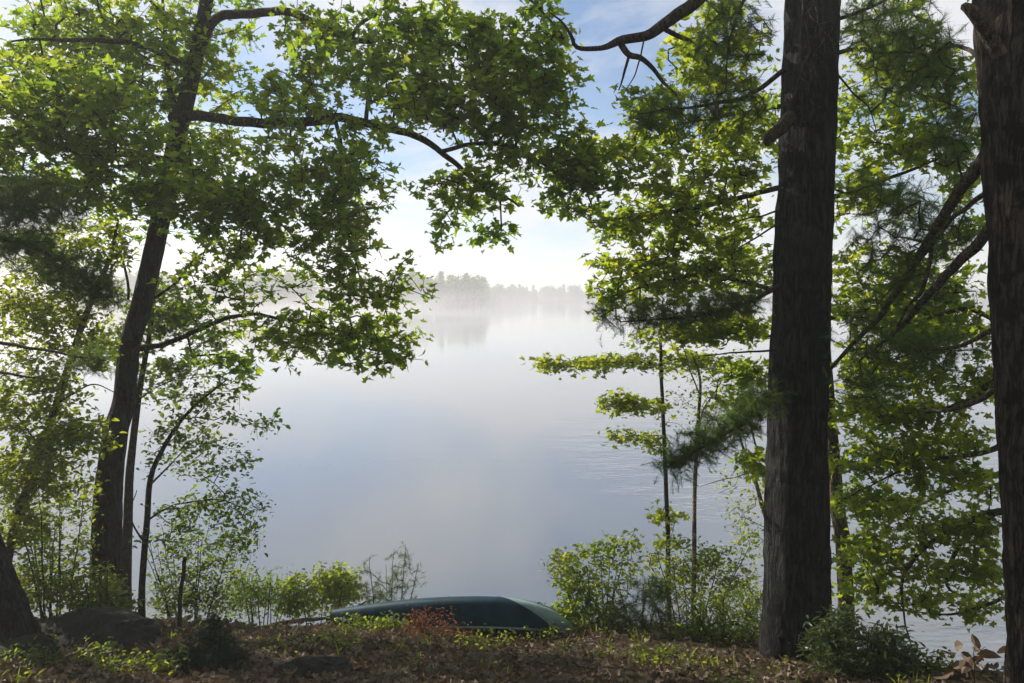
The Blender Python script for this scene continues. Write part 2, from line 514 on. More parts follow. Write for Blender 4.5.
for ax_ in ('X', 'Y'):
    dv = nt.nodes.new('ShaderNodeMath'); dv.operation = 'DIVIDE'
    nt.links.new(sp_.outputs[ax_], dv.inputs[0]); nt.links.new(zb.outputs[0], dv.inputs[1]); nt.links.new(dv.outputs[0], cmb.inputs[ax_])
cn = nt.nodes.new('ShaderNodeTexNoise'); cn.inputs['Scale'].default_value = CLOUD[0]; cn.inputs['Detail'].default_value = 7; cn.inputs['Roughness'].default_value = .55; cn.inputs['Distortion'].default_value = .4
cof = nt.nodes.new('ShaderNodeVectorMath'); cof.operation = 'ADD'; cof.inputs[1].default_value = CLOUD[4]
nt.links.new(cmb.outputs[0], cof.inputs[0]); nt.links.new(cof.outputs[0], cn.inputs['Vector'])
ccr = ramp(nt.nodes, [(CLOUD[1], (0, 0, 0)), (CLOUD[2], (.92, .92, .92))]); nt.links.new(cn.outputs['Fac'], ccr.inputs[0])
cmx = nt.nodes.new('ShaderNodeMixRGB'); cmx.inputs['Color2'].default_value = CLOUD[3]
nt.links.new(ccr.outputs[0], cmx.inputs['Fac']); nt.links.new(sky.outputs[0], cmx.inputs['Color1'])
nt.links.new(cmx.outputs[0], bg.inputs['Color']); bg.inputs['Strength'].default_value = 0.1

sl = bpy.data.lights.new('sun', 'SUN'); sl.energy = 5.0; sl.angle = R(0.5); sl.color = (1.0, .9, .76)
so = bpy.data.objects.new('sun', sl); COL.objects.link(so)
sd = Vector((-math.sin(AZ) * math.cos(EL), math.cos(AZ) * math.cos(EL), math.sin(EL)))
so.rotation_euler = sd.to_track_quat('Z', 'Y').to_euler(); so.location = (-20, 20, 25)

cam = bpy.data.cameras.new('camera'); cam.lens = 26; cam.sensor_width = 36; cam.clip_end = 12000; cam.clip_start = 0.1
co = bpy.data.objects.new('camera', cam); COL.objects.link(co)
co.location = (0, 0, CAMZ); co.rotation_euler = (R(90) - PITCH, 0, 0); SC.camera = co

# ------------------------------------------------------------------ ground sheet
def graded(a, b, st, lo, hi, gr):
    mid = list(np.arange(a, b + st / 2, st))
    up = []; x = mid[-1]; d = st
    while x < hi: d *= gr; x += d; up.append(x)
    dn = []; x = mid[0]; d = st
    while x > lo: d *= gr; x -= d; dn.append(x)
    return np.array(dn[::-1] + mid + up)


xs = graded(-10, 9, 0.09, -2600, 2600, 1.09)
ys = graded(4.5, 14, 0.09, -300, 2600, 1.07)
X, Y = np.meshgrid(xs, ys)
Z = H(X, Y)
V = np.stack([X, Y, Z], -1).reshape(-1, 3)
idx = np.arange(len(V)).reshape(X.shape)
a, b, c, d = idx[:-1, :-1], idx[:-1, 1:], idx[1:, 1:], idx[1:, :-1]
f = np.concatenate([np.stack([a, b, c], -1).reshape(-1, 3), np.stack([a, c, d], -1).reshape(-1, 3)])
mb = MB(); mb.add(V, f, 0, True)

m, nt, N, L, out = new_mat('forest_soil')
tc = N.new('ShaderNodeTexCoord')
n1 = N.new('ShaderNodeTexNoise'); n1.inputs['Scale'].default_value = 9; n1.inputs['Detail'].default_value = 8; n1.inputs['Roughness'].default_value = .7
n2 = N.new('ShaderNodeTexNoise'); n2.inputs['Scale'].default_value = 1.1; n2.inputs['Detail'].default_value = 4
L.new(tc.outputs['Object'], n1.inputs['Vector']); L.new(tc.outputs['Object'], n2.inputs['Vector'])
c1 = ramp(N, [(.3, (.022, .016, .011)), (.55, (.06, .042, .028)), (.75, (.12, .085, .055))])
L.new(n1.outputs['Fac'], c1.inputs[0])
mx = N.new('ShaderNodeMixRGB'); mx.inputs['Color2'].default_value = (.03, .042, .014, 1)
mr = ramp(N, [(.48, (0, 0, 0)), (.62, (.75, .75, .75))]); L.new(n2.outputs['Fac'], mr.inputs[0])
L.new(mr.outputs[0], mx.inputs['Fac']); L.new(c1.outputs[0], mx.inputs['Color1'])
pb = N.new('ShaderNodeBsdfPrincipled'); pb.inputs['Roughness'].default_value = .9; pb.inputs['Specular IOR Level'].default_value = .15
L.new(mx.outputs[0], pb.inputs['Base Color'])
bp = N.new('ShaderNodeBump'); bp.inputs['Strength'].default_value = .7; bp.inputs['Distance'].default_value = .05
L.new(n1.outputs['Fac'], bp.inputs['Height']); L.new(bp.outputs[0], pb.inputs['Normal'])
L.new(pb.outputs[0], out.inputs['Surface'])
tag(mb.build('ground', m), kind='structure')

# ------------------------------------------------------------------ water
mb = MB()
xs = np.array([-2600, -400, -60, 60, 400, 2600.]); ys = np.array([9.0, 40, 200, 600, 2600.])
X, Y = np.meshgrid(xs, ys)
V = np.stack([X, Y, np.zeros_like(X)], -1).reshape(-1, 3)
idx = np.arange(len(V)).reshape(X.shape)
a, b, c, d = idx[:-1, :-1], idx[:-1, 1:], idx[1:, 1:], idx[1:, :-1]
mb.add(V, np.concatenate([np.stack([a, b, c], -1).reshape(-1, 3), np.stack([a, c, d], -1).reshape(-1, 3)]))
m, nt, N, L, out = new_mat('lake_water')
tc = N.new('ShaderNodeTexCoord')
mp = N.new('ShaderNodeMapping'); mp.inputs['Scale'].default_value = (1.0, 2.2, 1)
L.new(tc.outputs['Object'], mp.inputs['Vector'])
n1 = N.new('ShaderNodeTexNoise'); n1.inputs['Scale'].default_value = 2.4; n1.inputs['Detail'].default_value = 3
n2 = N.new('ShaderNodeTexNoise'); n2.inputs['Scale'].default_value = .35; n2.inputs['Detail'].default_value = 2
L.new(mp.outputs[0], n1.inputs['Vector']); L.new(mp.outputs[0], n2.inputs['Vector'])
ad = N.new('ShaderNodeMath'); ad.operation = 'MULTIPLY_ADD'; ad.inputs[1].default_value = .35
L.new(n1.outputs['Fac'], ad.inputs[0]); L.new(n2.outputs['Fac'], ad.inputs[2])
bp = N.new('ShaderNodeBump'); bp.inputs['Strength'].default_value = .12; bp.inputs['Distance'].default_value = .12
sx = N.new('ShaderNodeSeparateXYZ'); L.new(tc.outputs['Object'], sx.inputs[0])
mr = N.new('ShaderNodeMapRange'); mr.inputs['From Min'].default_value = 1.5; mr.inputs['From Max'].default_value = 7; mr.inputs['To Min'].default_value = .03; mr.inputs['To Max'].default_value = .6
L.new(sx.outputs['X'], mr.inputs['Value'])
my = N.new('ShaderNodeMapRange'); my.inputs['From Min'].default_value = 22; my.inputs['From Max'].default_value = 45; my.inputs['To Min'].default_value = 1; my.inputs['To Max'].default_value = .15
L.new(sx.outputs['Y'], my.inputs['Value'])
mm = N.new('ShaderNodeMath'); mm.operation = 'MULTIPLY'; L.new(mr.outputs[0], mm.inputs[0]); L.new(my.outputs[0], mm.inputs[1]); n3 = N.new('ShaderNodeTexNoise'); n3.inputs['Scale'].default_value = .12; n3.inputs['Detail'].default_value = 3
L.new(mp.outputs[0], n3.inputs['Vector'])
r3 = ramp(N, [(.42, (.25, .25, .25)), (.6, (1.6, 1.6, 1.6))]); L.new(n3.outputs['Fac'], r3.inputs[0])
m3 = N.new('ShaderNodeMath'); m3.operation = 'MULTIPLY'; L.new(mm.outputs[0], m3.inputs[0]); L.new(r3.outputs[0], m3.inputs[1]); L.new(m3.outputs[0], bp.inputs['Strength'])
L.new(ad.outputs[0], bp.inputs['Height'])
pb = N.new('ShaderNodeBsdfPrincipled')
pb.inputs['Base Color'].default_value = (.15, .172, .205, 1); pb.inputs['Roughness'].default_value = .07
pb.inputs['IOR'].default_value = 1.6; pb.inputs['Specular IOR Level'].default_value = .8
L.new(bp.outputs[0], pb.inputs['Normal']); L.new(pb.outputs[0], out.inputs['Surface'])
tag(mb.build('water', m), kind='structure')

# ------------------------------------------------------------------ air: one even haze box, and the steam lying on the lake
def volbox(name, x0, x1, y0, y1, z0, z1, dens, col, aniso):
    mb = MB()
    v = [(x, y, z) for z in (z0, z1) for y in (y0, y1) for x in (x0, x1)]
    q = [(0, 2, 3, 1), (4, 5, 7, 6), (0, 1, 5, 4), (2, 6, 7, 3), (0, 4, 6, 2), (1, 3, 7, 5)]
    f = []
    for a, b, c, d in q: f += [(a, b, c), (a, c, d)]
    mb.add(v, f)
    m, nt, N, L, out = new_mat(name)
    pv = N.new('ShaderNodeVolumePrincipled')
    pv.inputs['Color'].default_value = (*col, 1); pv.inputs['Density'].default_value = dens; pv.inputs['Anisotropy'].default_value = aniso
    L.new(pv.outputs[0], out.inputs['Volume'])
    return tag(mb.build(name, m), kind='stuff')


volbox('haze', -2800, 2800, -320, 2800, -4.0, 28, HAZE, (.97, .975, 1.0), .3)

# steam drifting low over the lake, uneven
o = volbox('mist', -110, 260, 24, 236, .06, 9.0, 1.0, (.97, .975, 1.0), .5)
mt = o.data.materials[0]; N = mt.node_tree.nodes; L = mt.node_tree.links
pv = [q for q in N if q.type == 'PRINCIPLED_VOLUME'][0]
tc = N.new('ShaderNodeTexCoord')
mp = N.new('ShaderNodeMapping'); mp.inputs['Scale'].default_value = (.035, .02, .16); L.new(tc.outputs['Object'], mp.inputs['Vector'])
nz = N.new('ShaderNodeTexNoise'); nz.inputs['Scale'].default_value = 1; nz.inputs['Detail'].default_value = 2; L.new(mp.outputs[0], nz.inputs['Vector'])
mr = N.new('ShaderNodeMapRange'); mr.inputs['From Min'].default_value = .46; mr.inputs['From Max'].default_value = .75; mr.inputs['To Max'].default_value = MIST
sz = N.new('ShaderNodeSeparateXYZ'); L.new(tc.outputs['Object'], sz.inputs[0])
mz = N.new('ShaderNodeMapRange'); mz.interpolation_type = 'SMOOTHSTEP'; mz.inputs['From Min'].default_value = 0; mz.inputs['From Max'].default_value = 8.5; mz.inputs['To Min'].default_value = 1; mz.inputs['To Max'].default_value = 0
L.new(sz.outputs['Z'], mz.inputs['Value'])
mm = N.new('ShaderNodeMath'); mm.operation = 'MULTIPLY'
L.new(nz.outputs['Fac'], mr.inputs['Value']); L.new(mr.outputs[0], mm.inputs[0]); L.new(mz.outputs[0], mm.inputs[1]); L.new(mm.outputs[0], pv.inputs['Density'])

# ------------------------------------------------------------------ far shore
def far_tree_mesh(kind, seed):
    g = np.random.default_rng(seed)
    mb = MB()
    hgt = 1.0
    tube(mb, [(0, 0, -.05), (0, 0, .5), (.01, 0, .96)], [.018, .013, .003], 6, .2, 0, 0, 0)
    if kind == 'conifer':
        n = 420
        z = g.uniform(.16, 1.0, n); lay = np.round(z * 14) / 14
        rmax = .2 * (1.05 - z) ** .75 * g.uniform(.6, 1.15, n)
        th = g.uniform(0, 6.283, n); rr = rmax * np.sqrt(g.random(n))
        C = np.stack([rr * np.cos(th), rr * np.sin(th), .4 * z + .6 * lay - .12 * rr], 1)
    else:
        n = 520
        cl = g.normal(0, 1, (16, 3)); cl /= np.linalg.norm(cl, axis=1)[:, None]
        cl = cl * [.22, .22, .27] * g.uniform(.5, 1, (16, 1)) + [0, 0, .62]
        C = cl[g.integers(0, 16, n)] + g.normal(0, .06, (n, 3))
        for c in cl: tube(mb, [(0, 0, .3), tuple(c)], [.008, .003], 3, .4, 0, 0, 0)
    D = C - [0, 0, .5]; D /= np.linalg.norm(D, axis=1)[:, None] + 1e-6
    place_leaves(mb, OVAL, C, D + g.normal(0, .4, C.shape), g.uniform(.06, .11, n), .8, 1, g)
    return mb


FT = [(k, s) for k, s in (('conifer', 1), ('broad', 2), ('broad', 3), ('broad', 4), ('conifer', 5))]
fmb = [far_tree_mesh(k, s) for k, s in FT]
far_mats = [BK['twig'], LM['needle']]
far_mats2 = [BK['twig'], LM['dark']]
g = np.random.default_rng(42)
protos = []
for i, q in enumerate(fmb):
    protos.append(None)
spots = []
for j in range(100):
    x = g.uniform(-150, -6) ; y0 = 420 - 175 * float(sstep(6, -40, x)) + 14 * math.sin(x * .031) + 6 * math.sin(x * .11)
    y = y0 + 5 + abs(g.normal(0, 12)) if j % 3 else y0 + g.uniform(3, 8)
    s = g.uniform(8, 13) * (.75 if x > -12 else 1)
    spots.append((x, y, s, g.integers(0, 5), g.uniform(0, 6.28)))
# the tip of the point
for (px, Yd, hpx, kd) in ((432, 262, 38, 2), (441, 262, 44, 0), (450, 264, 42, 4), (458, 262, 46, 2), (466, 266, 44, 0), (474, 266, 47, 1), (481, 268, 34, 3), (423, 258, 40, 3), (412, 256, 44, 0), (403, 254, 36, 2)):
    p = P(px, 300, Yd)
    spots.append((p[0], Yd, hpx * .88 / F * Yd, kd, px * .7))
for (x, y, s, k, rz) in spots:
    k = int(k); z = float(H(x, y))
    nm = 'misty_pine' if FT[k][0] == 'conifer' else 'misty_broadleaf_tree'
    if protos[k] is None:
        o = fmb[k].build(nm, far_mats if FT[k][0] == 'conifer' else far_mats2)
        protos[k] = o
    else:
        o = protos[k].copy(); COL.objects.link(o)
    o.location = (x, y, z - .1); o.scale = (s * 1.1, s * 1.1, s); o.rotation_euler = (0, 0, rz)
    if FT[k][0] == 'conifer':
        tag(o, 'pointed grey pine fading into the mist on the wooded point across the lake', 'pine tree', 'misty trees on the far point')
    else:
        tag(o, 'round-topped grey tree fading into the mist on the wooded point across the lake', 'tree', 'misty trees on the far point')
# the wood on the farthest shore: one mass
mb = MB()
raw = [(np.concatenate(q.v), np.concatenate(q.f), np.concatenate(q.m)) for q in fmb]
for j in range(330):
    x = g.uniform(-20, 420); y0 = 420 - 175 * float(sstep(6, -40, x)) + 14 * math.sin(x * .031) + 6 * math.sin(x * .11)
    y = y0 + 4 + abs(g.normal(0, 16)); s = g.uniform(6, 11); k = int(g.choice([0, 2, 3, 3, 2, 4, 1]))
    v, f, mm = raw[k]
    a = g.uniform(0, 6.28); rot = np.array([[math.cos(a), -math.sin(a), 0], [math.sin(a), math.cos(a), 0], [0, 0, 1]])
    vv = v @ rot.T * s * [1.1, 1.1, 1] + [x, y, float(H(x, y)) - .1]
    mb.v.append(vv); mb.f.append(f + mb.n); mb.m.append(mm); mb.s.append(np.zeros(len(f), bool)); mb.n += len(vv)
tag(mb.build('far_wood', far_mats), kind='stuff')

# ------------------------------------------------------------------ the wood the photographer stands in: unseen, behind and to both sides, added to darken trunks and ground
def wood_tree(seed):
    g = np.random.default_rng(seed)
    mb = MB()
    tube(mb, [(0, 0, -.4), (.1, 0, 4), (0, .15, 9), (.1, .1, 15)], [.26, .22, .16, .04], 10, .6, .03, .3, 0)
    cl = g.normal(0, 1, (46, 3)); cl /= np.linalg.norm(cl, axis=1)[:, None]
    cl = cl * [3.0, 3.0, 4.6] * g.uniform(.45, 1, (46, 1)) + [0, 0, 9.5]
    for c in cl: tube(mb, [(0, 0, max(3, c[2] - 2.2)), (c[0] * .5, c[1] * .5, c[2] - .6), tuple(c)], [.06, .04, .012], 5, .8, 0, 0, 0)
    n = 3000
    C = cl[g.integers(0, 46, n)] + g.normal(0, .55, (n, 3)) * [1, 1, .6]
    D = g.normal(0, 1, (n, 3))
    place_leaves(mb, MAPLE, C, D, g.uniform(.16, .3, n), .6, 1, g)
    return np.concatenate(mb.v), np.concatenate(mb.f), np.concatenate(mb.m)


wt = [wood_tree(s) for s in (101, 102, 103)]
g = np.random.default_rng(55)
mb = MB()
for (x, y) in WOODSPOTS:
    v, f, mm = wt[int(g.integers(0, 3))]
    a = g.uniform(0, 6.28); s = g.uniform(.85, 1.2)
    rot = np.array([[math.cos(a), -math.sin(a), 0], [math.sin(a), math.cos(a), 0], [0, 0, 1]])
    vv = v @ rot.T * s + [x, y, float(H(x, y))]
    mb.v.append(vv); mb.f.append(f + mb.n); mb.m.append(mm); mb.s.append(np.zeros(len(f), bool)); mb.n += len(vv)
tag(mb.build('shade_woodland', [BK['maple'], LM['maple']]), kind='stuff')

# ------------------------------------------------------------------ big maple on the left
plant('maple_tree', 'large leaning maple with spreading limbs on the left of the lake view', 'tree', [
    ([(106, 640, 11), (106, 590, 11), (107, 530, 11), (109, 480, 11.02), (116, 432, 11.05), (124, 400, 11.1), (130, 345, 11.15), (143, 300, 11.2), (158, 230, 11.3), (174, 150, 11.4), (192, 75, 11.6), (208, -10, 11.8), (222, -130, 12.1), (236, -290, 12.4)],
     [.24, .215, .205, .19, .17, .15, .145, .142, .138, .125, .11, .095, .075, .05]),
    ([(172, 118, 11.4), (196, 116, 11.2), (240, 122, 10.8), (300, 122, 10.4), (340, 118, 10.2), (380, 126, 10.0), (420, 138, 9.9), (448, 158, 9.8), (480, 185, 9.7), (520, 205, 9.6)],
     [.085, .078, .07, .065, .06, .052, .045, .036, .026, .012]),
    ([(366, 121, 10.05), (368, 95, 10.1), (372, 65, 10.2), (392, 40, 10.3)], [.03, .026, .02, .01]),
    ([(335, 119, 10.2), (341, 150, 10.1), (339, 190, 9.9), (350, 240, 9.8), (362, 290, 9.7)], [.03, .025, .02, .015, .008]),
    ([(440, 152, 9.8), (480, 143, 9.6), (520, 150, 9.4), (560, 175, 9.3), (600, 190, 9.2)], [.03, .026, .02, .014, .007]),
    ([(196, 60, 11.6), (214, 20, 11.3), (250, 14, 11), (290, 13, 10.7), (325, 29, 10.5), (368, 41, 10.3), (420, 22, 10.1), (470, 30, 9.9), (530, 70, 9.7)],
     [.08, .07, .062, .055, .048, .036, .025, .018, .01]),
    ([(352, 36, 10.4), (362, 22, 10.35), (385, 8, 10.3), (420, -30, 10.2)], [.03, .026, .02, .01]),
    ([(206, -15, 11.8), (290, -60, 11), (400, -60, 10.2), (500, -25, 9.7), (560, 30, 9.4)], [.07, .055, .04, .026, .01]),
    ([(128, 350, 11.15), (150, 347, 11.0), (172, 341, 10.8), (200, 330, 10.6), (226, 318, 10.4), (256, 315, 10.3), (300, 322, 10.1), (345, 332, 10)],
     [.05, .042, .036, .032, .028, .024, .018, .008]),
    ([(142, 304, 11.2), (155, 297, 11.3), (174, 285, 11.5), (195, 258, 11.8), (228, 244, 12)], [.032, .028, .024, .018, .008]),
    ([(174, 155, 11.4), (188, 166, 11), (205, 176, 10.7), (222, 192, 10.4), (250, 215, 10.1)], [.075, .066, .055, .042, .015]),
    ([(180, 130, 11.4), (168, 75, 11.7), (165, 25, 12), (160, -20, 12.2)], [.05, .04, .03, .015]),
    ([(128, 300, 11.2), (128, 285, 11.2), (118, 248, 11.3), (100, 218, 11.4)], [.02, .02, .016, .008]),
    ([(172, 160, 11.4), (130, 155, 10.8), (75, 150, 10.2), (20, 140, 9.8), (-30, 140, 9.5)], [.055, .045, .035, .022, .01]),
    ([(195, 70, 11.6), (140, 45, 11), (80, 40, 10.4), (10, 40, 10)], [.05, .04, .028, .012]),
], [
    (100, -110, 150, 80, 11, 1.6, 110), (330, -80, 130, 60, 10.4, 1.4, 90), (520, -45, 80, 40, 9.8, 1.0, 40), (-110, 60, 80, 100, 10.4, 1.4, 60), (240, -250, 140, 70, 12, 1.6, 60),
    (95, 50, 115, 62, 11.6, 1.0, 330), (50, 100, 90, 60, 9.4, .6, 110), (120, 195, 80, 22, 9.6, .5, 60), (420, 90, 70, 40, 9.2, .5, 50), (60, 140, 95, 70, 10.1, .9, 210), (150, 175, 80, 45, 10.4, .8, 120), (200, 205, 50, 26, 9.6, .4, 50),
    (215, 15, 50, 40, 12.3, .6, 40), (205, 90, 36, 40, 12.3, .5, 36),
    (330, 45, 60, 45, 10.4, 1.0, 95), (300, 95, 70, 28, 10.4, .9, 65), (430, 50, 70, 62, 9.9, 1, 190), (520, 60, 52, 62, 9.5, .8, 120),
    (470, 100, 60, 30, 9.7, .8, 70), (290, 170, 70, 40, 10.1, .9, 110), (225, 150, 40, 34, 11.6, .6, 40), (225, 50, 40, 40, 12.3, .5, 22), (130, 110, 60, 50, 11.9, .6, 50), (360, 170, 45, 55, 9.9, .8, 60), (540, 150, 60, 42, 9.4, .7, 100),
    (475, 190, 50, 22, 9.6, .5, 40), (590, 165, 46, 28, 9.2, .5, 45), (455, 225, 32, 22, 9.7, .3, 14), (570, 205, 36, 14, 9.3, .4, 16), (498, 240, 26, 12, 9.6, .3, 7),
    (260, 220, 70, 34, 10.0, .8, 80), (330, 225, 45, 40, 9.8, .7, 60), (340, 285, 22, 45, 9.7, .4, 28), (400, 285, 32, 38, 9.7, .4, 24), (400, 350, 30, 36, 9.8, .4, 18),
    (225, 275, 62, 42, 10.5, .8, 70), (320, 340, 60, 32, 10.0, .6, 55), (370, 345, 40, 30, 9.9, .5, 36), (250, 340, 50, 22, 10.4, .6, 20), (230, 370, 50, 20, 10.6, .6, 22),
    (120, 225, 70, 26, 11.4, .6, 26), (300, 265, 24, 26, 9.9, .4, 10), (560, 95, 26, 30, 9.4, .5, 30)],
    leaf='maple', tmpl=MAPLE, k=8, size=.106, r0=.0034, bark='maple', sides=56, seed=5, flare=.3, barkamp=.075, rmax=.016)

# ------------------------------------------------------------------ big dark trunk with its pine boughs
T2 = [(798, 655, 8.65), (797, 600, 8.66), (797, 500, 8.68), (798, 400, 8.7), (801, 300, 8.72), (805, 200, 8.75), (809, 100, 8.8), (812, 0, 8.85), (817, -150, 8.95), (824, -400, 9.2)]
plant('pine_tree', 'broad straight dark pine trunk right of the lake view with a snapped branch stub', 'pine tree', [
    (T2, [.38, .37, .35, .335, .318, .308, .302, .292, .265, .19]),
    ([(790, 118, 8.55), (780, 128, 8.4), (770, 137, 8.3), (765, 143, 8.25)], [.085, .08, .06, .03]),
    ([(782, 388, 8.5), (760, 405, 8.2), (740, 425, 7.9), (700, 448, 7.6), (672, 466, 7.4)], [.03, .026, .022, .014, .006]),
    ([(780, 285, 8.5), (755, 300, 8.1), (720, 312, 7.8), (680, 318, 7.6), (620, 322, 7.5)], [.03, .026, .02, .014, .006]),
    ([(784, 70, 8.6), (750, 95, 8.2), (710, 105, 7.9), (650, 112, 7.7)], [.03, .025, .018, .008]),
    ([(790, -50, 8.6), (750, -10, 8.0), (730, 40, 7.7), (726, 90, 7.6)], [.03, .022, .012, .004]),
    ([(834, 20, 8.7), (860, 12, 8.8), (900, -6, 8.9), (950, -20, 9)], [.022, .02, .016, .01]),
    ([(838, 75, 8.7), (855, 95, 8.8), (870, 112, 8.9), (878, 135, 9)], [.012, .01, .008, .004]),
    ([(836, 190, 8.7), (850, 193, 8.6), (870, 186, 8.5), (905, 184, 8.4)], [.012, .01, .007, .004]),
    ([(780, 350, 8.5), (740, 352, 8.3), (700, 356, 8.1)], [.014, .01, .005]),
    ([(780, 210, 8.5), (750, 218, 8.2), (728, 224, 8)], [.012, .009, .004]),
    ([(782, 222, 8.5), (752, 240, 8.2), (735, 250, 8)], [.012, .009, .004]),
], [(764, 400, 22, 22, 8.2, .35, 34), (745, 414, 26, 22, 7.95, .35, 38), (724, 428, 26, 20, 7.8, .35, 34), (704, 442, 24, 15, 7.65, .3, 28), (688, 454, 18, 10, 7.5, .2, 20), (674, 463, 10, 5, 7.4, .15, 14), (670, 312, 80, 15, 7.7, .3, 80), (730, 300, 40, 16, 7.9, .3, 40),
    (700, 110, 70, 24, 7.9, .4, 70), (735, 40, 44, 50, 7.8, .4, 60), (890, 25, 50, 36, 8.9, .5, 70), (900, 85, 40, 22, 8.9, .4, 36), (880, 190, 40, 20, 8.5, .3, 16)],
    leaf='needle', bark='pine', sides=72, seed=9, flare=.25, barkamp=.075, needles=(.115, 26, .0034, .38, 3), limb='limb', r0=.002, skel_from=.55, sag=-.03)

# dead vine-like twigs hanging down the big trunk
g = np.random.default_rng(4)
for i, (x0, x1, ya, yb) in enumerate(((805, 822, -20, 62), (798, 812, -10, 112), (812, 836, 10, 55), (806, 800, 20, 95), (820, 816, 35, 80))):
    mb = MB()
    pts = [(x0 + (x1 - x0) * t + 5 * math.sin(t * 5 + i * 2), ya + (yb - ya) * t, 8.38 + .05 * math.sin(t * 6 + i)) for t in np.linspace(0, 1, 7)]
    p, r = tube(mb, Pv(pts), [.009, .008, .007, .006, .005, .004, .003], 5, .06, 0, 0, 0, .012, i)
    for q in range(5):
        s = p[g.integers(4, len(p) - 1)]
        tube(mb, [s, s + g.normal(0, .06, 3) + [0, -.03, -.08], s + g.normal(0, .1, 3) + [0, -.03, -.2]], [.004, .003, .0015], 4, .05, 0, 0, 0, .006, q)
    tag(mb.build('dead_twig', BK['deadlimb'], loc=p[0]), 'thin pale dead twig hanging down the upper part of the big dark trunk', 'twig', 'dead twigs caught on the big trunk')

# ------------------------------------------------------------------ near pine at the right edge
plant('old_pine_tree', 'thick rough-barked pine trunk cut by the right edge of the picture', 'pine tree', [
    ([(1053, 705, 6), (1051, 640, 6), (1047, 560, 6.0), (1044, 480, 6.0), (1037, 350, 6.05), (1028, 200, 6.1), (1018, 50, 6.15), (1013, -40, 6.2), (1006, -200, 6.3)],
     [.31, .30, .295, .295, .295, .295, .29, .285, .27]),
    ([(1000, 55, 6.0), (985, 30, 5.95), (972, 12, 5.9), (962, 6, 5.9)], [.06, .055, .05, .028]),
    ([(990, 150, 6.2), (978, 168, 6.4), (964, 185, 6.6), (940, 222, 7.1), (914, 265, 7.6), (882, 314, 8.2), (846, 352, 8.7), (815, 385, 9.1)], [.06, .056, .054, .046, .04, .032, .024, .012]),
    ([(992, 225, 6.2), (976, 246, 6.5), (952, 270, 6.9), (925, 298, 7.4), (900, 328, 7.9), (872, 352, 8.3)], [.05, .048, .044, .036, .026, .012]),
    ([(932, 238, 7.2), (931, 262, 7.3), (922, 290, 7.4), (905, 312, 7.6), (890, 345, 7.8)], [.022, .02, .018, .014, .007]),
    ([(990, 190, 6.2), (970, 205, 6.5), (945, 225, 6.9), (918, 262, 7.4), (880, 300, 7.8)], [.025, .022, .02, .014, .006]),
    ([(984, 60, 6.2), (965, 48, 6.6), (940, 50, 7.1), (905, 80, 7.8)], [.02, .017, .013, .006]),
    ([(992, 330, 6.2), (960, 345, 6.6), (925, 350, 7.1), (880, 362, 7.7)], [.022, .018, .014, .006]),
    ([(996, 390, 6.2), (975, 402, 6.6), (950, 410, 7), (915, 408, 7.4)], [.018, .03, .02, .006]),
], [(900, 250, 48, 46, 7.6, .5, 70), (870, 330, 42, 30, 8.1, .4, 34), (925, 350, 50, 22, 7.2, .4, 50), (930, 60, 42, 46, 7.2, .5, 50), (950, 130, 30, 34, 7, .4, 40), (870, 390, 40, 20, 7.9, .3, 30), (960, 235, 24, 30, 7, .3, 20), (890, 40, 50, 30, 7.4, .4, 40), (900, 200, 50, 24, 7.6, .4, 30)],
    leaf='needle', bark='rightpine', sides=72, seed=21, flare=.08, barkamp=.085, needles=(.115, 26, .0034, .4, 3), limb='deadlimb', r0=.002, skel_from=.6, sag=-.02)

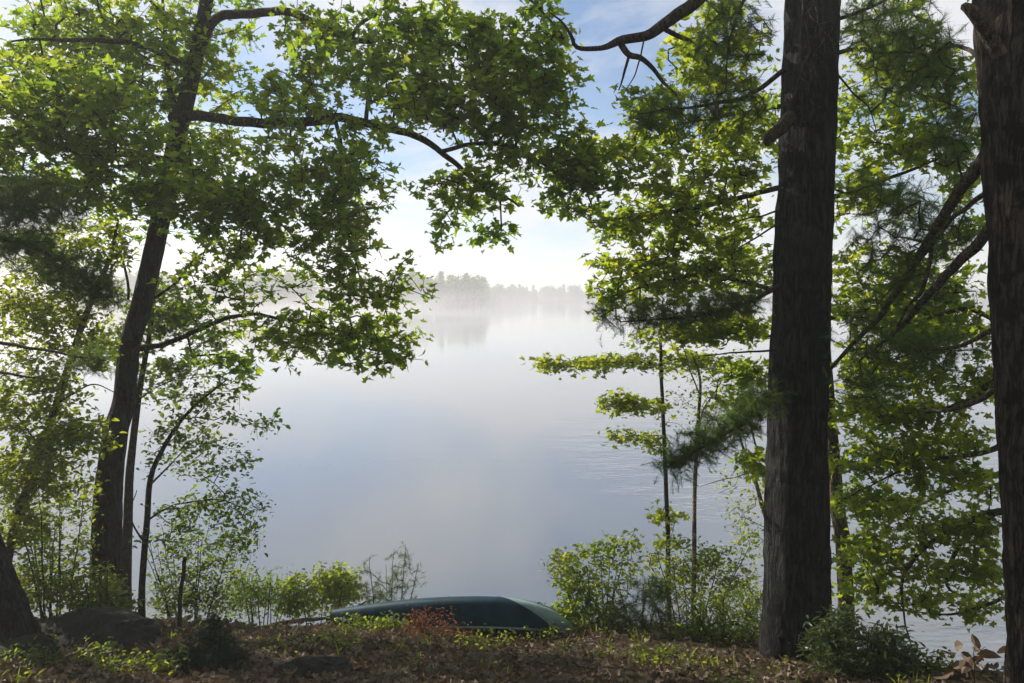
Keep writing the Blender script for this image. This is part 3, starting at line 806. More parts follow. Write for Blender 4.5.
# ------------------------------------------------------------------ red maple standing behind the big trunk
plant('slender_maple_tree', 'slender pale-stemmed maple just behind the broad dark trunk, its crown on both sides', 'tree', [
    ([(851, 625, 10.3), (845, 570, 10.35), (838, 510, 10.4), (832, 450, 10.5), (824, 350, 10.6), (816, 220, 10.8), (812, 80, 11), (812, -80, 11.2), (820, -260, 11.5)],
     [.115, .105, .1, .095, .09, .085, .08, .07, .04]),
    ([(812, -80, 11.1), (780, -75, 10.2), (740, -42, 9.6), (708, -10, 9.2), (684, 10, 9), (662, 26, 8.9), (645, 36, 8.85), (622, 41, 8.8), (600, 48, 8.8), (576, 47, 8.8), (570, 35, 8.8), (560, 20, 8.8), (546, 12, 8.8)],
     [.07, .075, .085, .082, .075, .066, .055, .05, .03, .026, .02, .012, .007]),
    ([(620, 42, 8.8), (628, 55, 8.75), (640, 58, 8.7), (652, 68, 8.7), (663, 82, 8.7), (680, 100, 8.75)], [.04, .036, .032, .026, .02, .01]),
    ([(629, 56, 8.75), (624, 74, 8.75), (619, 90, 8.75)], [.018, .014, .007]),
    ([(644, 40, 8.8), (640, 58, 8.6), (634, 76, 8.6), (627, 88, 8.6)], [.01, .009, .007, .004]),
    ([(666, 30, 8.9), (690, 42, 9.2), (708, 62, 9.5), (730, 90, 9.8)], [.03, .026, .02, .01]),
    ([(816, 180, 10.8), (770, 190, 10.2), (710, 205, 9.8), (650, 215, 9.5), (590, 222, 9.3)], [.045, .038, .03, .02, .007]),
    ([(820, 290, 10.7), (770, 288, 10.2), (710, 275, 9.9), (650, 285, 9.7), (600, 300, 9.5)], [.04, .034, .026, .016, .006]),
    ([(812, 100, 11), (760, 110, 10.4), (700, 120, 10), (640, 130, 9.7)], [.04, .032, .022, .008]),
    ([(816, 200, 10.8), (860, 190, 10.6), (910, 170, 10.4), (960, 150, 10.2)], [.04, .032, .022, .008]),
    ([(822, 320, 10.7), (865, 310, 10.5), (920, 300, 10.3), (975, 290, 10.2)], [.036, .03, .02, .008]),
    ([(812, 60, 11), (860, 50, 11), (920, 60, 10.9), (980, 90, 10.8)], [.036, .03, .02, .008]),
    ([(824, 350, 10.6), (780, 338, 10.3), (740, 332, 10.1), (690, 336, 9.9)], [.024, .02, .014, .005]),
    ([(826, 390, 10.55), (785, 380, 10.4), (745, 374, 10.2), (715, 380, 10.1)], [.02, .016, .011, .004]),
], [(800, -110, 170, 80, 10.6, 1.6, 100), (950, -60, 110, 60, 10.6, 1.2, 80), (840, -260, 150, 80, 11, 1.6, 60),
    (680, 165, 80, 40, 9.8, .8, 130), (740, 130, 50, 50, 10.3, .8, 80), (650, 110, 36, 24, 9.3, .5, 34), (725, 45, 50, 50, 9.8, .8, 70),
    (680, 230, 80, 40, 9.8, .8, 120), (625, 225, 36, 16, 9.4, .4, 22), (660, 280, 60, 28, 9.7, .6, 66), (735, 265, 45, 60, 10.2, .8, 90), (616, 262, 20, 20, 9.5, .3, 10), (612, 300, 18, 8, 9.5, .3, 8),
    (885, 110, 55, 50, 10.7, .8, 90), (930, 140, 50, 26, 10.4, .6, 46), (870, 210, 40, 30, 10.5, .6, 36), (870, 285, 45, 40, 10.4, .6, 80), (930, 300, 50, 50, 10.2, .7, 90), (960, 210, 24, 60, 10.2, .6, 40), (690, 60, 22, 26, 9.3, .4, 20), (900, 40, 60, 40, 10.8, .7, 60), (950, 80, 30, 40, 10.5, .5, 40), (860, 160, 30, 40, 10.6, .5, 40), (900, 340, 60, 30, 10.2, .6, 60), (860, 400, 26, 40, 10.3, .4, 30), (725, 330, 50, 14, 10.1, .5, 46), (745, 372, 34, 10, 10.2, .4, 30), (690, 335, 40, 10, 9.9, .4, 24), (752, 470, 22, 12, 10.4, .3, 16), (735, 405, 34, 9, 10.3, .3, 16)],
    leaf='spray', tmpl=MAPLE, k=8, size=.106, r0=.0034, bark='stem', sides=18, seed=33, flare=.1, rmax=.014)

# ------------------------------------------------------------------ yellow-green maple behind the right-edge trunk
plant('lakeside_maple_tree', 'low-branched yellow-green maple leaning over the water beside the right edge trunk', 'tree', [
    ([(1024, 640, 9.2), (1020, 560, 9.2), (1014, 490, 9.25), (1012, 400, 9.3), (1012, 280, 9.4), (1014, 150, 9.5), (1008, 40, 9.6)], [.12, .11, .1, .085, .06, .035, .008]),
    ([(1016, 510, 9.25), (985, 514, 9.1), (958, 528, 9), (928, 545, 8.95), (905, 572, 8.95), (902, 600, 9), (912, 655, 9)], [.05, .042, .034, .028, .022, .015, .006]),
    ([(1000, 510, 9.2), (978, 525, 9.3), (955, 552, 9.4), (948, 585, 9.4), (972, 600, 9.3)], [.04, .034, .028, .02, .008]),
    ([(1012, 395, 9.3), (990, 384, 9.2), (970, 400, 9.1), (930, 412, 9), (880, 425, 8.9)], [.045, .042, .034, .022, .008]),
    ([(1012, 440, 9.3), (985, 452, 9.2), (945, 458, 9.2), (905, 470, 9.2), (860, 490, 9.2)], [.04, .034, .025, .016, .006]),
    ([(1012, 330, 9.3), (970, 310, 9.4), (920, 320, 9.6), (870, 330, 9.8)], [.036, .03, .02, .008]),
    ([(1016, 590, 9.2), (985, 606, 9.1), (950, 614, 9.1), (915, 612, 9.1)], [.026, .02, .014, .006]),
    ([(1012, 470, 9.3), (980, 480, 9.6), (930, 500, 9.9), (870, 530, 10.1)], [.04, .03, .02, .008]),
], [(895, 412, 65, 12, 9.1, .6, 70), (945, 440, 50, 14, 9.2, .6, 60), (890, 458, 58, 13, 9.4, .7, 60), (950, 480, 48, 14, 9.3, .6, 50), (885, 505, 55, 13, 9.5, .6, 60), (940, 528, 55, 14, 9.2, .5, 50), (880, 550, 45, 14, 9.5, .6, 50), (945, 572, 50, 14, 9.2, .5, 40), (880, 375, 45, 14, 9.8, .5, 40), (955, 385, 35, 16, 9.4, .5, 30),
    (920, 600, 45, 14, 9.2, .4, 24), (930, 335, 50, 26, 9.5, .6, 56), (865, 580, 28, 30, 9.6, .4, 34), (975, 610, 22, 16, 9.1, .3, 12), (985, 350, 20, 60, 9.3, .4, 40), (865, 470, 30, 70, 9.8, .5, 60), (985, 550, 22, 60, 9.2, .4, 50), (1020, 150, 50, 110, 9.5, .6, 110), (1060, 330, 50, 80, 9.3, .6, 70), (915, 380, 60, 22, 9.5, .5, 40)],
    leaf='spray', tmpl=MAPLE, k=9, size=.085, bark='limb', sides=18, seed=41, flare=.15, rmax=.013, nf=1.25, tilt=.6)

# ------------------------------------------------------------------ young stems in the gap left of the big trunk
plant('maple_sapling', 'thin dark maple sapling with flat yellow-green leaf tiers reaching over the lake', 'sapling', [
    ([(670, 600, 11.2), (668, 540, 11.2), (665, 460, 11.2), (662, 390, 11.2), (661, 340, 11.2), (663, 300, 11.25)], [.04, .036, .032, .028, .022, .012]),
    ([(662, 366, 11.2), (640, 362, 11), (600, 364, 10.8), (562, 367, 10.6), (542, 369, 10.5)], [.014, .012, .009, .006, .003]),
    ([(662, 362, 11.2), (690, 358, 11.3), (720, 362, 11.4)], [.013, .01, .004]),
    ([(664, 412, 11.2), (640, 404, 11), (612, 405, 10.8), (596, 412, 10.7)], [.012, .01, .007, .003]),
    ([(665, 446, 11.2), (645, 440, 11.1), (625, 436, 11), (608, 437, 10.9)], [.01, .008, .006, .003]),
], [(585, 364, 50, 5, 10.7, .5, 44), (630, 360, 30, 7, 11, .35, 30), (690, 362, 36, 10, 11.3, .4, 46), (625, 405, 34, 8, 10.9, .35, 40), (655, 405, 14, 8, 11.2, .3, 10), (632, 438, 28, 6, 11, .3, 18), (655, 447, 12, 8, 11.2, .2, 8),
    (668, 518, 16, 7, 11.2, .25, 12), (664, 545, 12, 5, 11.2, .2, 6), (650, 340, 22, 10, 11.1, .3, 12)],
    leaf='yellow', tmpl=MAPLE, k=9, size=.085, bark='twig', sides=9, seed=51, flare=0, r0=.002, rmax=.007, tilt=.5, spread_l=.22, skel_from=.4, nf=1.15)
plant('pale_sapling', 'thin pale-barked sapling standing upright between the dark sapling and the broad trunk', 'sapling', [
    ([(694, 620, 10.8), (694, 560, 10.8), (695, 490, 10.8), (698, 430, 10.85), (700, 380, 10.9), (690, 350, 10.9)], [.036, .034, .03, .026, .02, .01]),
    ([(698, 430, 10.85), (706, 405, 10.8), (722, 380, 10.8), (735, 350, 10.8)], [.014, .011, .008, .004]),
    ([(700, 395, 10.9), (690, 370, 11), (684, 350, 11), (672, 330, 11)], [.012, .01, .007, .004]),
], [(712, 385, 46, 32, 10.9, .4, 40), (690, 420, 30, 14, 10.9, .3, 10), (725, 420, 30, 14, 10.9, .3, 12)],
    leaf='yellow', tmpl=OVAL, k=7, size=.05, bark='birch', sides=9, seed=53, flare=0, r0=.0018, rmax=.006, limb='birch', skel_from=.5)
plant('leaning_sapling', 'pale bare-stemmed sapling leaning left against the side of the broad dark trunk', 'sapling', [
    ([(781, 600, 11), (770, 545, 11), (762, 505, 11), (752, 470, 11), (744, 450, 11), (738, 430, 11)], [.04, .037, .034, .028, .022, .012]),
    ([(752, 470, 11), (740, 476, 10.9), (722, 480, 10.8), (700, 486, 10.7)], [.01, .008, .006, .003]),
], [(745, 500, 26, 40, 11, .4, 30), (752, 540, 22, 18, 11, .3, 18), (770, 470, 12, 26, 11, .3, 10)],
    leaf='yellow', tmpl=OVAL, k=7, size=.06, bark='birch', sides=9, seed=54, flare=0, r0=.0018, rmax=.006, skel_from=.4)

# ------------------------------------------------------------------ left-hand saplings and the leaning pine outside the frame
plant('leaning_pine_tree', 'dark flared pine trunk leaning out past the left edge, its boughs drooping in', 'pine tree', [
    ([(6, 640, 9.0), (0, 612, 9.0), (-10, 570, 9.0), (-26, 520, 9.05), (-52, 420, 9.1), (-80, 300, 9.2), (-100, 150, 9.3), (-110, 0, 9.4), (-116, -150, 9.5)],
     [.30, .27, .22, .21, .2, .19, .17, .15, .12]),
    ([(-86, 270, 9.25), (-40, 245, 8.9), (0, 240, 8.6), (40, 250, 8.3), (80, 275, 8.1), (115, 305, 8)], [.035, .03, .025, .02, .012, .005]),
    ([(-70, 340, 9.15), (-20, 340, 8.8), (30, 348, 8.5), (75, 356, 8.3), (110, 362, 8.2)], [.03, .025, .018, .012, .005]),
    ([(-66, 360, 9.15), (-20, 368, 8.9), (20, 376, 8.7), (55, 380, 8.6)], [.025, .02, .014, .005]),
    ([(-98, 180, 9.3), (-50, 190, 8.8), (0, 205, 8.4), (40, 215, 8.2)], [.035, .028, .02, .006]),
], [(40, 205, 50, 30, 8.3, .3, 120), (20, 250, 40, 22, 8.5, .3, 60), (75, 275, 40, 18, 8.2, .3, 60), (100, 295, 24, 14, 8.1, .2, 30), (95, 360, 26, 14, 8.3, .2, 20), (-10, 200, 40, 40, 8.7, .4, 80)],
    leaf='needle', bark='pine', sides=40, seed=61, flare=.35, barkamp=.06, needles=(.115, 26, .0034, .4, 3), limb='limb', r0=.002, skel_from=.6, sag=-.03)
plant('leaning_maple_sapling', 'slim brown-stemmed maple sapling leaning right, left of the large maple', 'sapling', [
    ([(-2, 615, 10.2), (8, 555, 10.2), (30, 480, 10.3), (58, 400, 10.4), (84, 320, 10.6), (108, 262, 10.8), (118, 220, 11)], [.065, .06, .055, .05, .042, .03, .015]),
    ([(56, 405, 10.4), (90, 385, 10.2), (120, 395, 10)], [.014, .01, .004]),
    ([(40, 450, 10.35), (20, 420, 10.3), (0, 400, 10.2)], [.014, .01, .004]),
    ([(84, 322, 10.6), (60, 290, 10.6), (40, 270, 10.6)], [.014, .01, .004]),
    ([(30, 482, 10.3), (50, 440, 10.1), (80, 430, 9.9)], [.014, .01, .004]),
], [(40, 320, 60, 44, 10.5, .7, 180), (30, 400, 54, 34, 10.3, .6, 120), (75, 440, 36, 26, 10.2, .5, 80), (20, 470, 44, 34, 10.3, .6, 110), (50, 250, 50, 30, 10.9, .6, 70), (65, 490, 30, 24, 10.2, .5, 34), (90, 250, 44, 30, 10.9, .5, 60), (20, 530, 30, 26, 10.3, .5, 40), (100, 350, 26, 22, 10.5, .4, 20)],
    leaf='yellow', tmpl=OVAL, k=11, size=.085, bark='stem', sides=12, seed=63, flare=.1, r0=.002, rmax=.008, limb='twig')
plant('forked_sapling', 'dark crooked sapling forking up to the right, beside the large maple trunk', 'sapling', [
    ([(142, 625, 10.6), (142, 590, 10.6), (147, 520, 10.6), (151, 478, 10.6), (160, 455, 10.5), (176, 428, 10.4), (196, 405, 10.3), (226, 380, 10.2)], [.05, .046, .042, .038, .032, .026, .02, .01]),
    ([(150, 485, 10.6), (165, 470, 10.8), (190, 445, 11), (212, 425, 11.1)], [.016, .013, .009, .004]),
    ([(145, 545, 10.6), (130, 515, 10.4), (138, 490, 10.3)], [.014, .011, .005]),
    ([(148, 520, 10.6), (175, 505, 10.5), (215, 500, 10.4), (250, 510, 10.3)], [.016, .013, .009, .004]),
], [(205, 400, 46, 24, 10.3, .5, 38), (175, 440, 36, 28, 10.6, .5, 36), (215, 455, 50, 22, 10.7, .5, 36), (262, 432, 22, 16, 10.4, .3, 10), (215, 510, 50, 28, 10.4, .5, 50), (180, 540, 36, 24, 10.6, .5, 34), (240, 545, 24, 18, 10.4, .4, 16)],
    leaf='dark', tmpl=OVAL, k=9, size=.075, bark='twig', sides=12, seed=65, flare=.1, r0=.002, rmax=.008)
plant('hidden_sapling', 'narrow upright trunk tucked close behind the right side of the large maple trunk', 'sapling', [
    ([(126, 625, 12.2), (126, 580, 12.2), (128, 520, 12.2), (130, 470, 12.25), (138, 400, 12.3), (150, 330, 12.4), (160, 260, 12.5)], [.09, .085, .075, .065, .05, .035, .018]),
    ([(138, 400, 12.3), (160, 385, 12.2), (190, 375, 12.1)], [.014, .01, .004]),
], [(170, 375, 40, 22, 12.2, .5, 40), (165, 310, 36, 36, 12.4, .6, 60), (120, 330, 40, 40, 12.5, .6, 50), (210, 330, 36, 24, 12.3, .5, 30)],
    leaf='dark', tmpl=MAPLE, k=10, size=.09, bark='twig', sides=14, seed=67, flare=.1, r0=.002, rmax=.008)

# ------------------------------------------------------------------ shrubs
def stems(cx, base_y, Y, wpx, hpx, n, g, r=.012, lean=.6):
    out = []
    for i in range(n):
        a = g.uniform(-1, 1)
        x0 = cx + a * wpx * .25
        x1 = cx + a * wpx * lean + g.normal(0, wpx * .08); y1 = base_y - hpx * g.uniform(.7, 1.0)
        Y0 = Y + g.normal(0, .12); Y1 = Y + g.normal(0, .35)
        out.append(([(x0, base_y, Y0), ((x0 * .55 + x1 * .45), base_y - (base_y - y1) * .5, (Y0 + Y1) / 2), (x1, y1, Y1)], [r, r * .7, r * .3]))
    return out


def shrub(name, label, cat, cx, base, Y, wpx, hpx, n, ells, seed, group=None, r=.012, lean=.6, **kw):
    g = np.random.default_rng(seed + 500)
    # foot of the stems on the ground at this distance
    x = (cx - CX) / F * Y
    zg = float(H(x, Y))
    u_y = base
    for yy in np.arange(520, 760, 1.0):
        if P(cx, yy, Y)[2] <= zg: u_y = yy; break
    st = stems(cx, u_y + 3, Y, wpx, u_y + 3 - (base - hpx), n, g, r, lean)
    return plant(name, label, cat, st, ells, group=group, seed=seed, sides=7, flare=0, barkamp=0, limb=kw.pop('limb', 'twig'), bark=kw.pop('bark', 'twig'),
                 stem_name='stem', crown_name='foliage', r0=.0018, rmax=.006, skel_from=.3, ground=True, **kw)


shrub('leafy_shrub', 'large yellow-green shrub beside the right end of the upturned boat', 'shrub', 596, 640, 10.6, 80, 100, 7,
      [(600, 570, 40, 34, 10.6, .5, 110), (570, 575, 26, 26, 10.5, .4, 50), (590, 615, 44, 22, 10.4, .4, 80), (625, 545, 18, 14, 10.6, .3, 20), (570, 618, 22, 18, 10.2, .3, 34)], 71, leaf='shrub', tmpl=OVAL, k=9, size=.076, spread_l=.22, nf=1.0)
shrub('dark_shrub', 'darker small-leaved shrub around the two thin saplings', 'shrub', 690, 640, 10.9, 90, 95, 8,
      [(690, 560, 40, 20, 10.9, .4, 80), (722, 560, 34, 14, 10.8, .4, 46), (665, 575, 24, 24, 11, .4, 46), (745, 585, 20, 14, 10.6, .3, 24), (705, 590, 40, 18, 10.9, .4, 60)], 72, leaf='shrub', tmpl=OVAL, k=9, size=.066, spread_l=.22, nf=1.0)
shrub('pale_shrub', 'grey-green bush spreading at the left foot of the broad dark trunk', 'shrub', 725, 655, 9.9, 90, 70, 8,
      [(725, 610, 46, 24, 9.9, .4, 100), (745, 635, 34, 20, 9.6, .4, 70), (700, 632, 34, 20, 9.8, .4, 70), (752, 600, 18, 18, 9.8, .3, 26)], 73, leaf='shrub', tmpl=LANCE, k=10, size=.07, spread_l=.24)
shrub('pine_seedling', 'soft feathery green pine seedling between the leafy shrub and the grey-green bush', 'pine seedling', 640, 640, 10.2, 40, 60, 4,
      [(640, 605, 38, 24, 10.2, .4, 90), (655, 590, 22, 14, 10.2, .3, 40), (620, 625, 30, 14, 10.1, .3, 50), (665, 625, 20, 16, 10.2, .3, 34)], 74, leaf='needle_soft', needles=(.09, 18, .004, .6, 2))
shrub('bright_shrub', 'brightly lit yellow-green bush behind the left end of the upturned boat', 'shrub', 318, 620, 12.3, 60, 55, 7,
      [(318, 592, 36, 20, 12.3, .4, 130), (345, 585, 20, 20, 12.4, .3, 60), (292, 602, 18, 12, 12.3, .3, 26), (330, 575, 18, 10, 12.3, .3, 18)], 75, leaf='yellow', tmpl=OVAL, k=10, size=.075, spread_l=.2)
shrub('wispy_pine_seedling', 'wispy grey-green pine seedling rising behind the left half of the upturned boat', 'pine seedling', 388, 615, 12.6, 60, 70, 5,
      [(385, 590, 26, 14, 12.6, .3, 40), (400, 570, 16, 22, 12.6, .3, 24), (370, 600, 18, 10, 12.6, .2, 22), (410, 575, 8, 22, 12.5, .2, 8), (365, 578, 12, 20, 12.6, .2, 8)], 76, leaf='needle_soft', needles=(.1, 16, .004, .6, 2))
shrub('shore_shrub', 'sparse upright-leaved shrub at the water edge left of the bright bush', 'shrub', 262, 615, 12.2, 60, 50, 9,
      [(265, 590, 36, 24, 12.2, .4, 90), (240, 598, 24, 20, 12.1, .3, 60), (285, 600, 22, 18, 12.3, .3, 40)], 77, leaf='dark', tmpl=LANCE, k=8, size=.085, spread_l=.25, upw=.3)
shrub('tangled_shrub', 'tall thin-stemmed tangled shrub left of the large maple trunk', 'shrub', 55, 625, 10.6, 60, 150, 9,
      [(45, 560, 40, 40, 10.6, .5, 100), (75, 530, 24, 50, 10.7, .4, 60), (25, 590, 26, 24, 10.5, .4, 60), (75, 595, 30, 20, 10.6, .4, 80), (20, 520, 26, 30, 10.6, .4, 50)], 78, leaf='shrub', tmpl=OVAL, k=8, size=.07, spread_l=.25, r=.014)
shrub('trunk_foot_shrub', 'leafy green bush growing against the foot of the large maple trunk', 'shrub', 104, 625, 10.3, 40, 60, 6,
      [(104, 590, 18, 22, 10.35, .25, 50), (112, 608, 26, 12, 10.3, .3, 40), (92, 612, 22, 10, 10.2, .3, 30)], 79, leaf='shrub', tmpl=OVAL, k=8, size=.075, spread_l=.16)
shrub('twiggy_shrub', 'twiggy dense shrub right of the forked sapling at the water edge', 'shrub', 190, 625, 11.2, 80, 110, 9,
      [(190, 575, 40, 34, 11.2, .5, 110), (215, 600, 30, 20, 11.1, .4, 60), (170, 600, 24, 20, 11.1, .4, 50), (228, 560, 22, 24, 11.3, .4, 40)], 80, leaf='dark', tmpl=OVAL, k=8, size=.06, spread_l=.22)
shrub('hemlock_seedling', 'dark dense hemlock seedling in the shade at the lower left', 'hemlock seedling', 215, 690, 7.6, 50, 60, 4,
      [(215, 660, 36, 14, 7.6, .25, 110), (215, 638, 22, 12, 7.6, .2, 50), (215, 622, 8, 8, 7.6, .1, 14), (210, 676, 42, 10, 7.5, .25, 90)], 81, leaf='hemlock', needles=(.05, 18, .005, .6, 3))
shrub('glossy_shrub', 'glossy dark green bush in front of the right side of the broad trunk', 'shrub', 860, 690, 7.6, 100, 70, 9,
      [(860, 660, 50, 22, 7.6, .4, 120), (830, 640, 26, 18, 7.6, .3, 50), (895, 668, 34, 16, 7.6, .3, 70), (845, 618, 16, 12, 7.7, .2, 20), (880, 640, 24, 14, 7.7, .3, 34)], 82, leaf='drygreen', tmpl=LANCE, k=9, size=.085, spread_l=.2)
shrub('sunlit_weed', 'small sunlit yellow-green weed in the shade beside the dark hemlock seedling', 'weed', 168, 690, 7.4, 24, 30, 5,
      [(166, 664, 14, 10, 7.4, .12, 12), (170, 680, 18, 8, 7.4, .12, 14)], 83, leaf='yellow', tmpl=OVAL, k=4, size=.075, spread_l=.1, r=.005, tilt=.35)
shrub('broad_leaved_weed', 'broad-leaved green weed in front of the dark boulder', 'weed', 90, 665, 8.0, 24, 18, 5,
      [(90, 650, 22, 5, 8, .12, 10)], 84, leaf='shrub', tmpl=OVAL, k=4, size=.1, spread_l=.1, r=.005, tilt=.3)
shrub('low_fern', 'low green leafy plant growing in front of the left end of the boat', 'fern', 365, 650, 10.3, 50, 30, 7,
      [(365, 632, 32, 10, 10.3, .25, 50), (395, 630, 18, 8, 10.3, .2, 20)], 85, leaf='shrub', tmpl=OVAL, k=6, size=.06, spread_l=.15, r=.005)
shrub('dead_fern', 'withered orange-brown fern standing in front of the boat hull', 'fern', 432, 655, 9.7, 40, 45, 7,
      [(432, 620, 26, 14, 9.7, .2, 26), (450, 635, 22, 12, 9.6, .2, 18), (415, 632, 12, 10, 9.7, .2, 9)], 86, leaf='dead', tmpl=LANCE, k=10, size=.055, spread_l=.16, r=.006, nf=1.3)
shrub('brown_leaved_sprig', 'dry sprig with large withered brown leaves by the right edge trunk', 'sprig', 978, 690, 6.6, 20, 40, 3,
      [(980, 650, 9, 13, 6.6, .08, 4), (968, 668, 10, 10, 6.6, .08, 5)], 87, leaf='litter', tmpl=OVAL, k=2, size=.14, spread_l=.05, r=.006, upw=.1)
for i, (cx, cy, Yd, lab) in enumerate(((480, 652, 9.2, 'tuft of low green plants in the leaf litter in front of the boat middle'),
                                        (545, 640, 9.8, 'tuft of low green plants beside the right tip of the boat'),
                                        (660, 676, 8.0, 'tuft of low mossy plants on the open leaf litter left of the broad trunk'),
                                        (330, 662, 8.9, 'tuft of low green plants just above the low dark rock'),
                                        (30, 672, 7.8, 'low green plants in deep shade left of the boulder'),
                                        (930, 672, 7.6, 'low green plants on the bank edge between the two right-hand trunks'),
                                        (130, 676, 7.4, 'low green plants below the dark boulder'))):
    shrub('low_plant', lab, 'plant', cx, cy + 12, Yd, 40, 18, 6, [(cx, cy, 32, 8, Yd, .3, 26)], 90 + i, 'low plants in the leaf litter', leaf='shrub' if i != 4 else 'dark', tmpl=OVAL, k=6, size=.055, spread_l=.12, r=.004)

# ------------------------------------------------------------------ boulders
def boulder(name, label, cpx, Y, rx, ry, rz, seed, sink=.45, yaw=0.0):
    x = (cpx - CX) / F * Y
    z = float(H(x, Y))
    n1, n2 = 64, 40
    th = np.linspace(0, 2 * math.pi, n1, endpoint=False); ph = np.linspace(0.02, math.pi - .02, n2)
    T, Pp = np.meshgrid(th, ph)
    d = np.stack([np.sin(Pp) * np.cos(T), np.sin(Pp) * np.sin(T), np.cos(Pp)], -1)
    g = np.random.default_rng(seed)
    pl = g.normal(0, 1, (16, 3)); pl /= np.linalg.norm(pl, axis=1)[:, None]
    k = 1.0 / np.max(d @ pl.T / g.uniform(.75, 1.0, 16), -1)
    k = np.minimum(k, 1.25) * (1 + .06 * (vnoise(d[..., 0] * 4 + 20, d[..., 1] * 4 + d[..., 2] * 3 + 20) - .5) + .10 * (vnoise(d[..., 0] * 7 + 40, d[..., 2] * 8 + d[..., 1] * 5 + 40) - .5) + .06 * (vnoise(d[..., 0] * 19 + 40, d[..., 2] * 19 + d[..., 1] * 13 + 40) - .5))
    V = d * k[..., None] * [rx, ry, rz]
    c, s = math.cos(yaw), math.sin(yaw)
    V = np.stack([V[..., 0] * c - V[..., 1] * s, V[..., 0] * s + V[..., 1] * c, V[..., 2]], -1) + [x, Y, z + rz * (1 - 2 * sink) * .8]
    idx = np.arange(n1 * n2).reshape(n2, n1)
    a = idx[:-1]; b = np.roll(a, -1, 1); cc = idx[1:]; e = np.roll(cc, -1, 1)
    f = np.concatenate([np.stack([a, cc, e], -1).reshape(-1, 3), np.stack([a, e, b], -1).reshape(-1, 3)])
    mb = MB(); mb.add(V.reshape(-1, 3), f, 0, True)
    tag(mb.build(name, ROCK, loc=(x, Y, z)), label, 'rock')


ROCK = plain('mossy_granite', (.022, .024, .02), .9, .6, 9, .15, 1.0)
boulder('boulder', 'long dark mossy boulder at the foot of the large maple', 80, 9.3, .72, .42, .30, 5, .45, -.1)
boulder('low_rock', 'low dark rock half buried in the leaves at the bottom edge', 308, 7.3, .42, .3, .16, 8, .5)
boulder('shaded_rock', 'small dark rock half hidden at the left edge', 8, 8.3, .3, .3, .22, 9, .4)

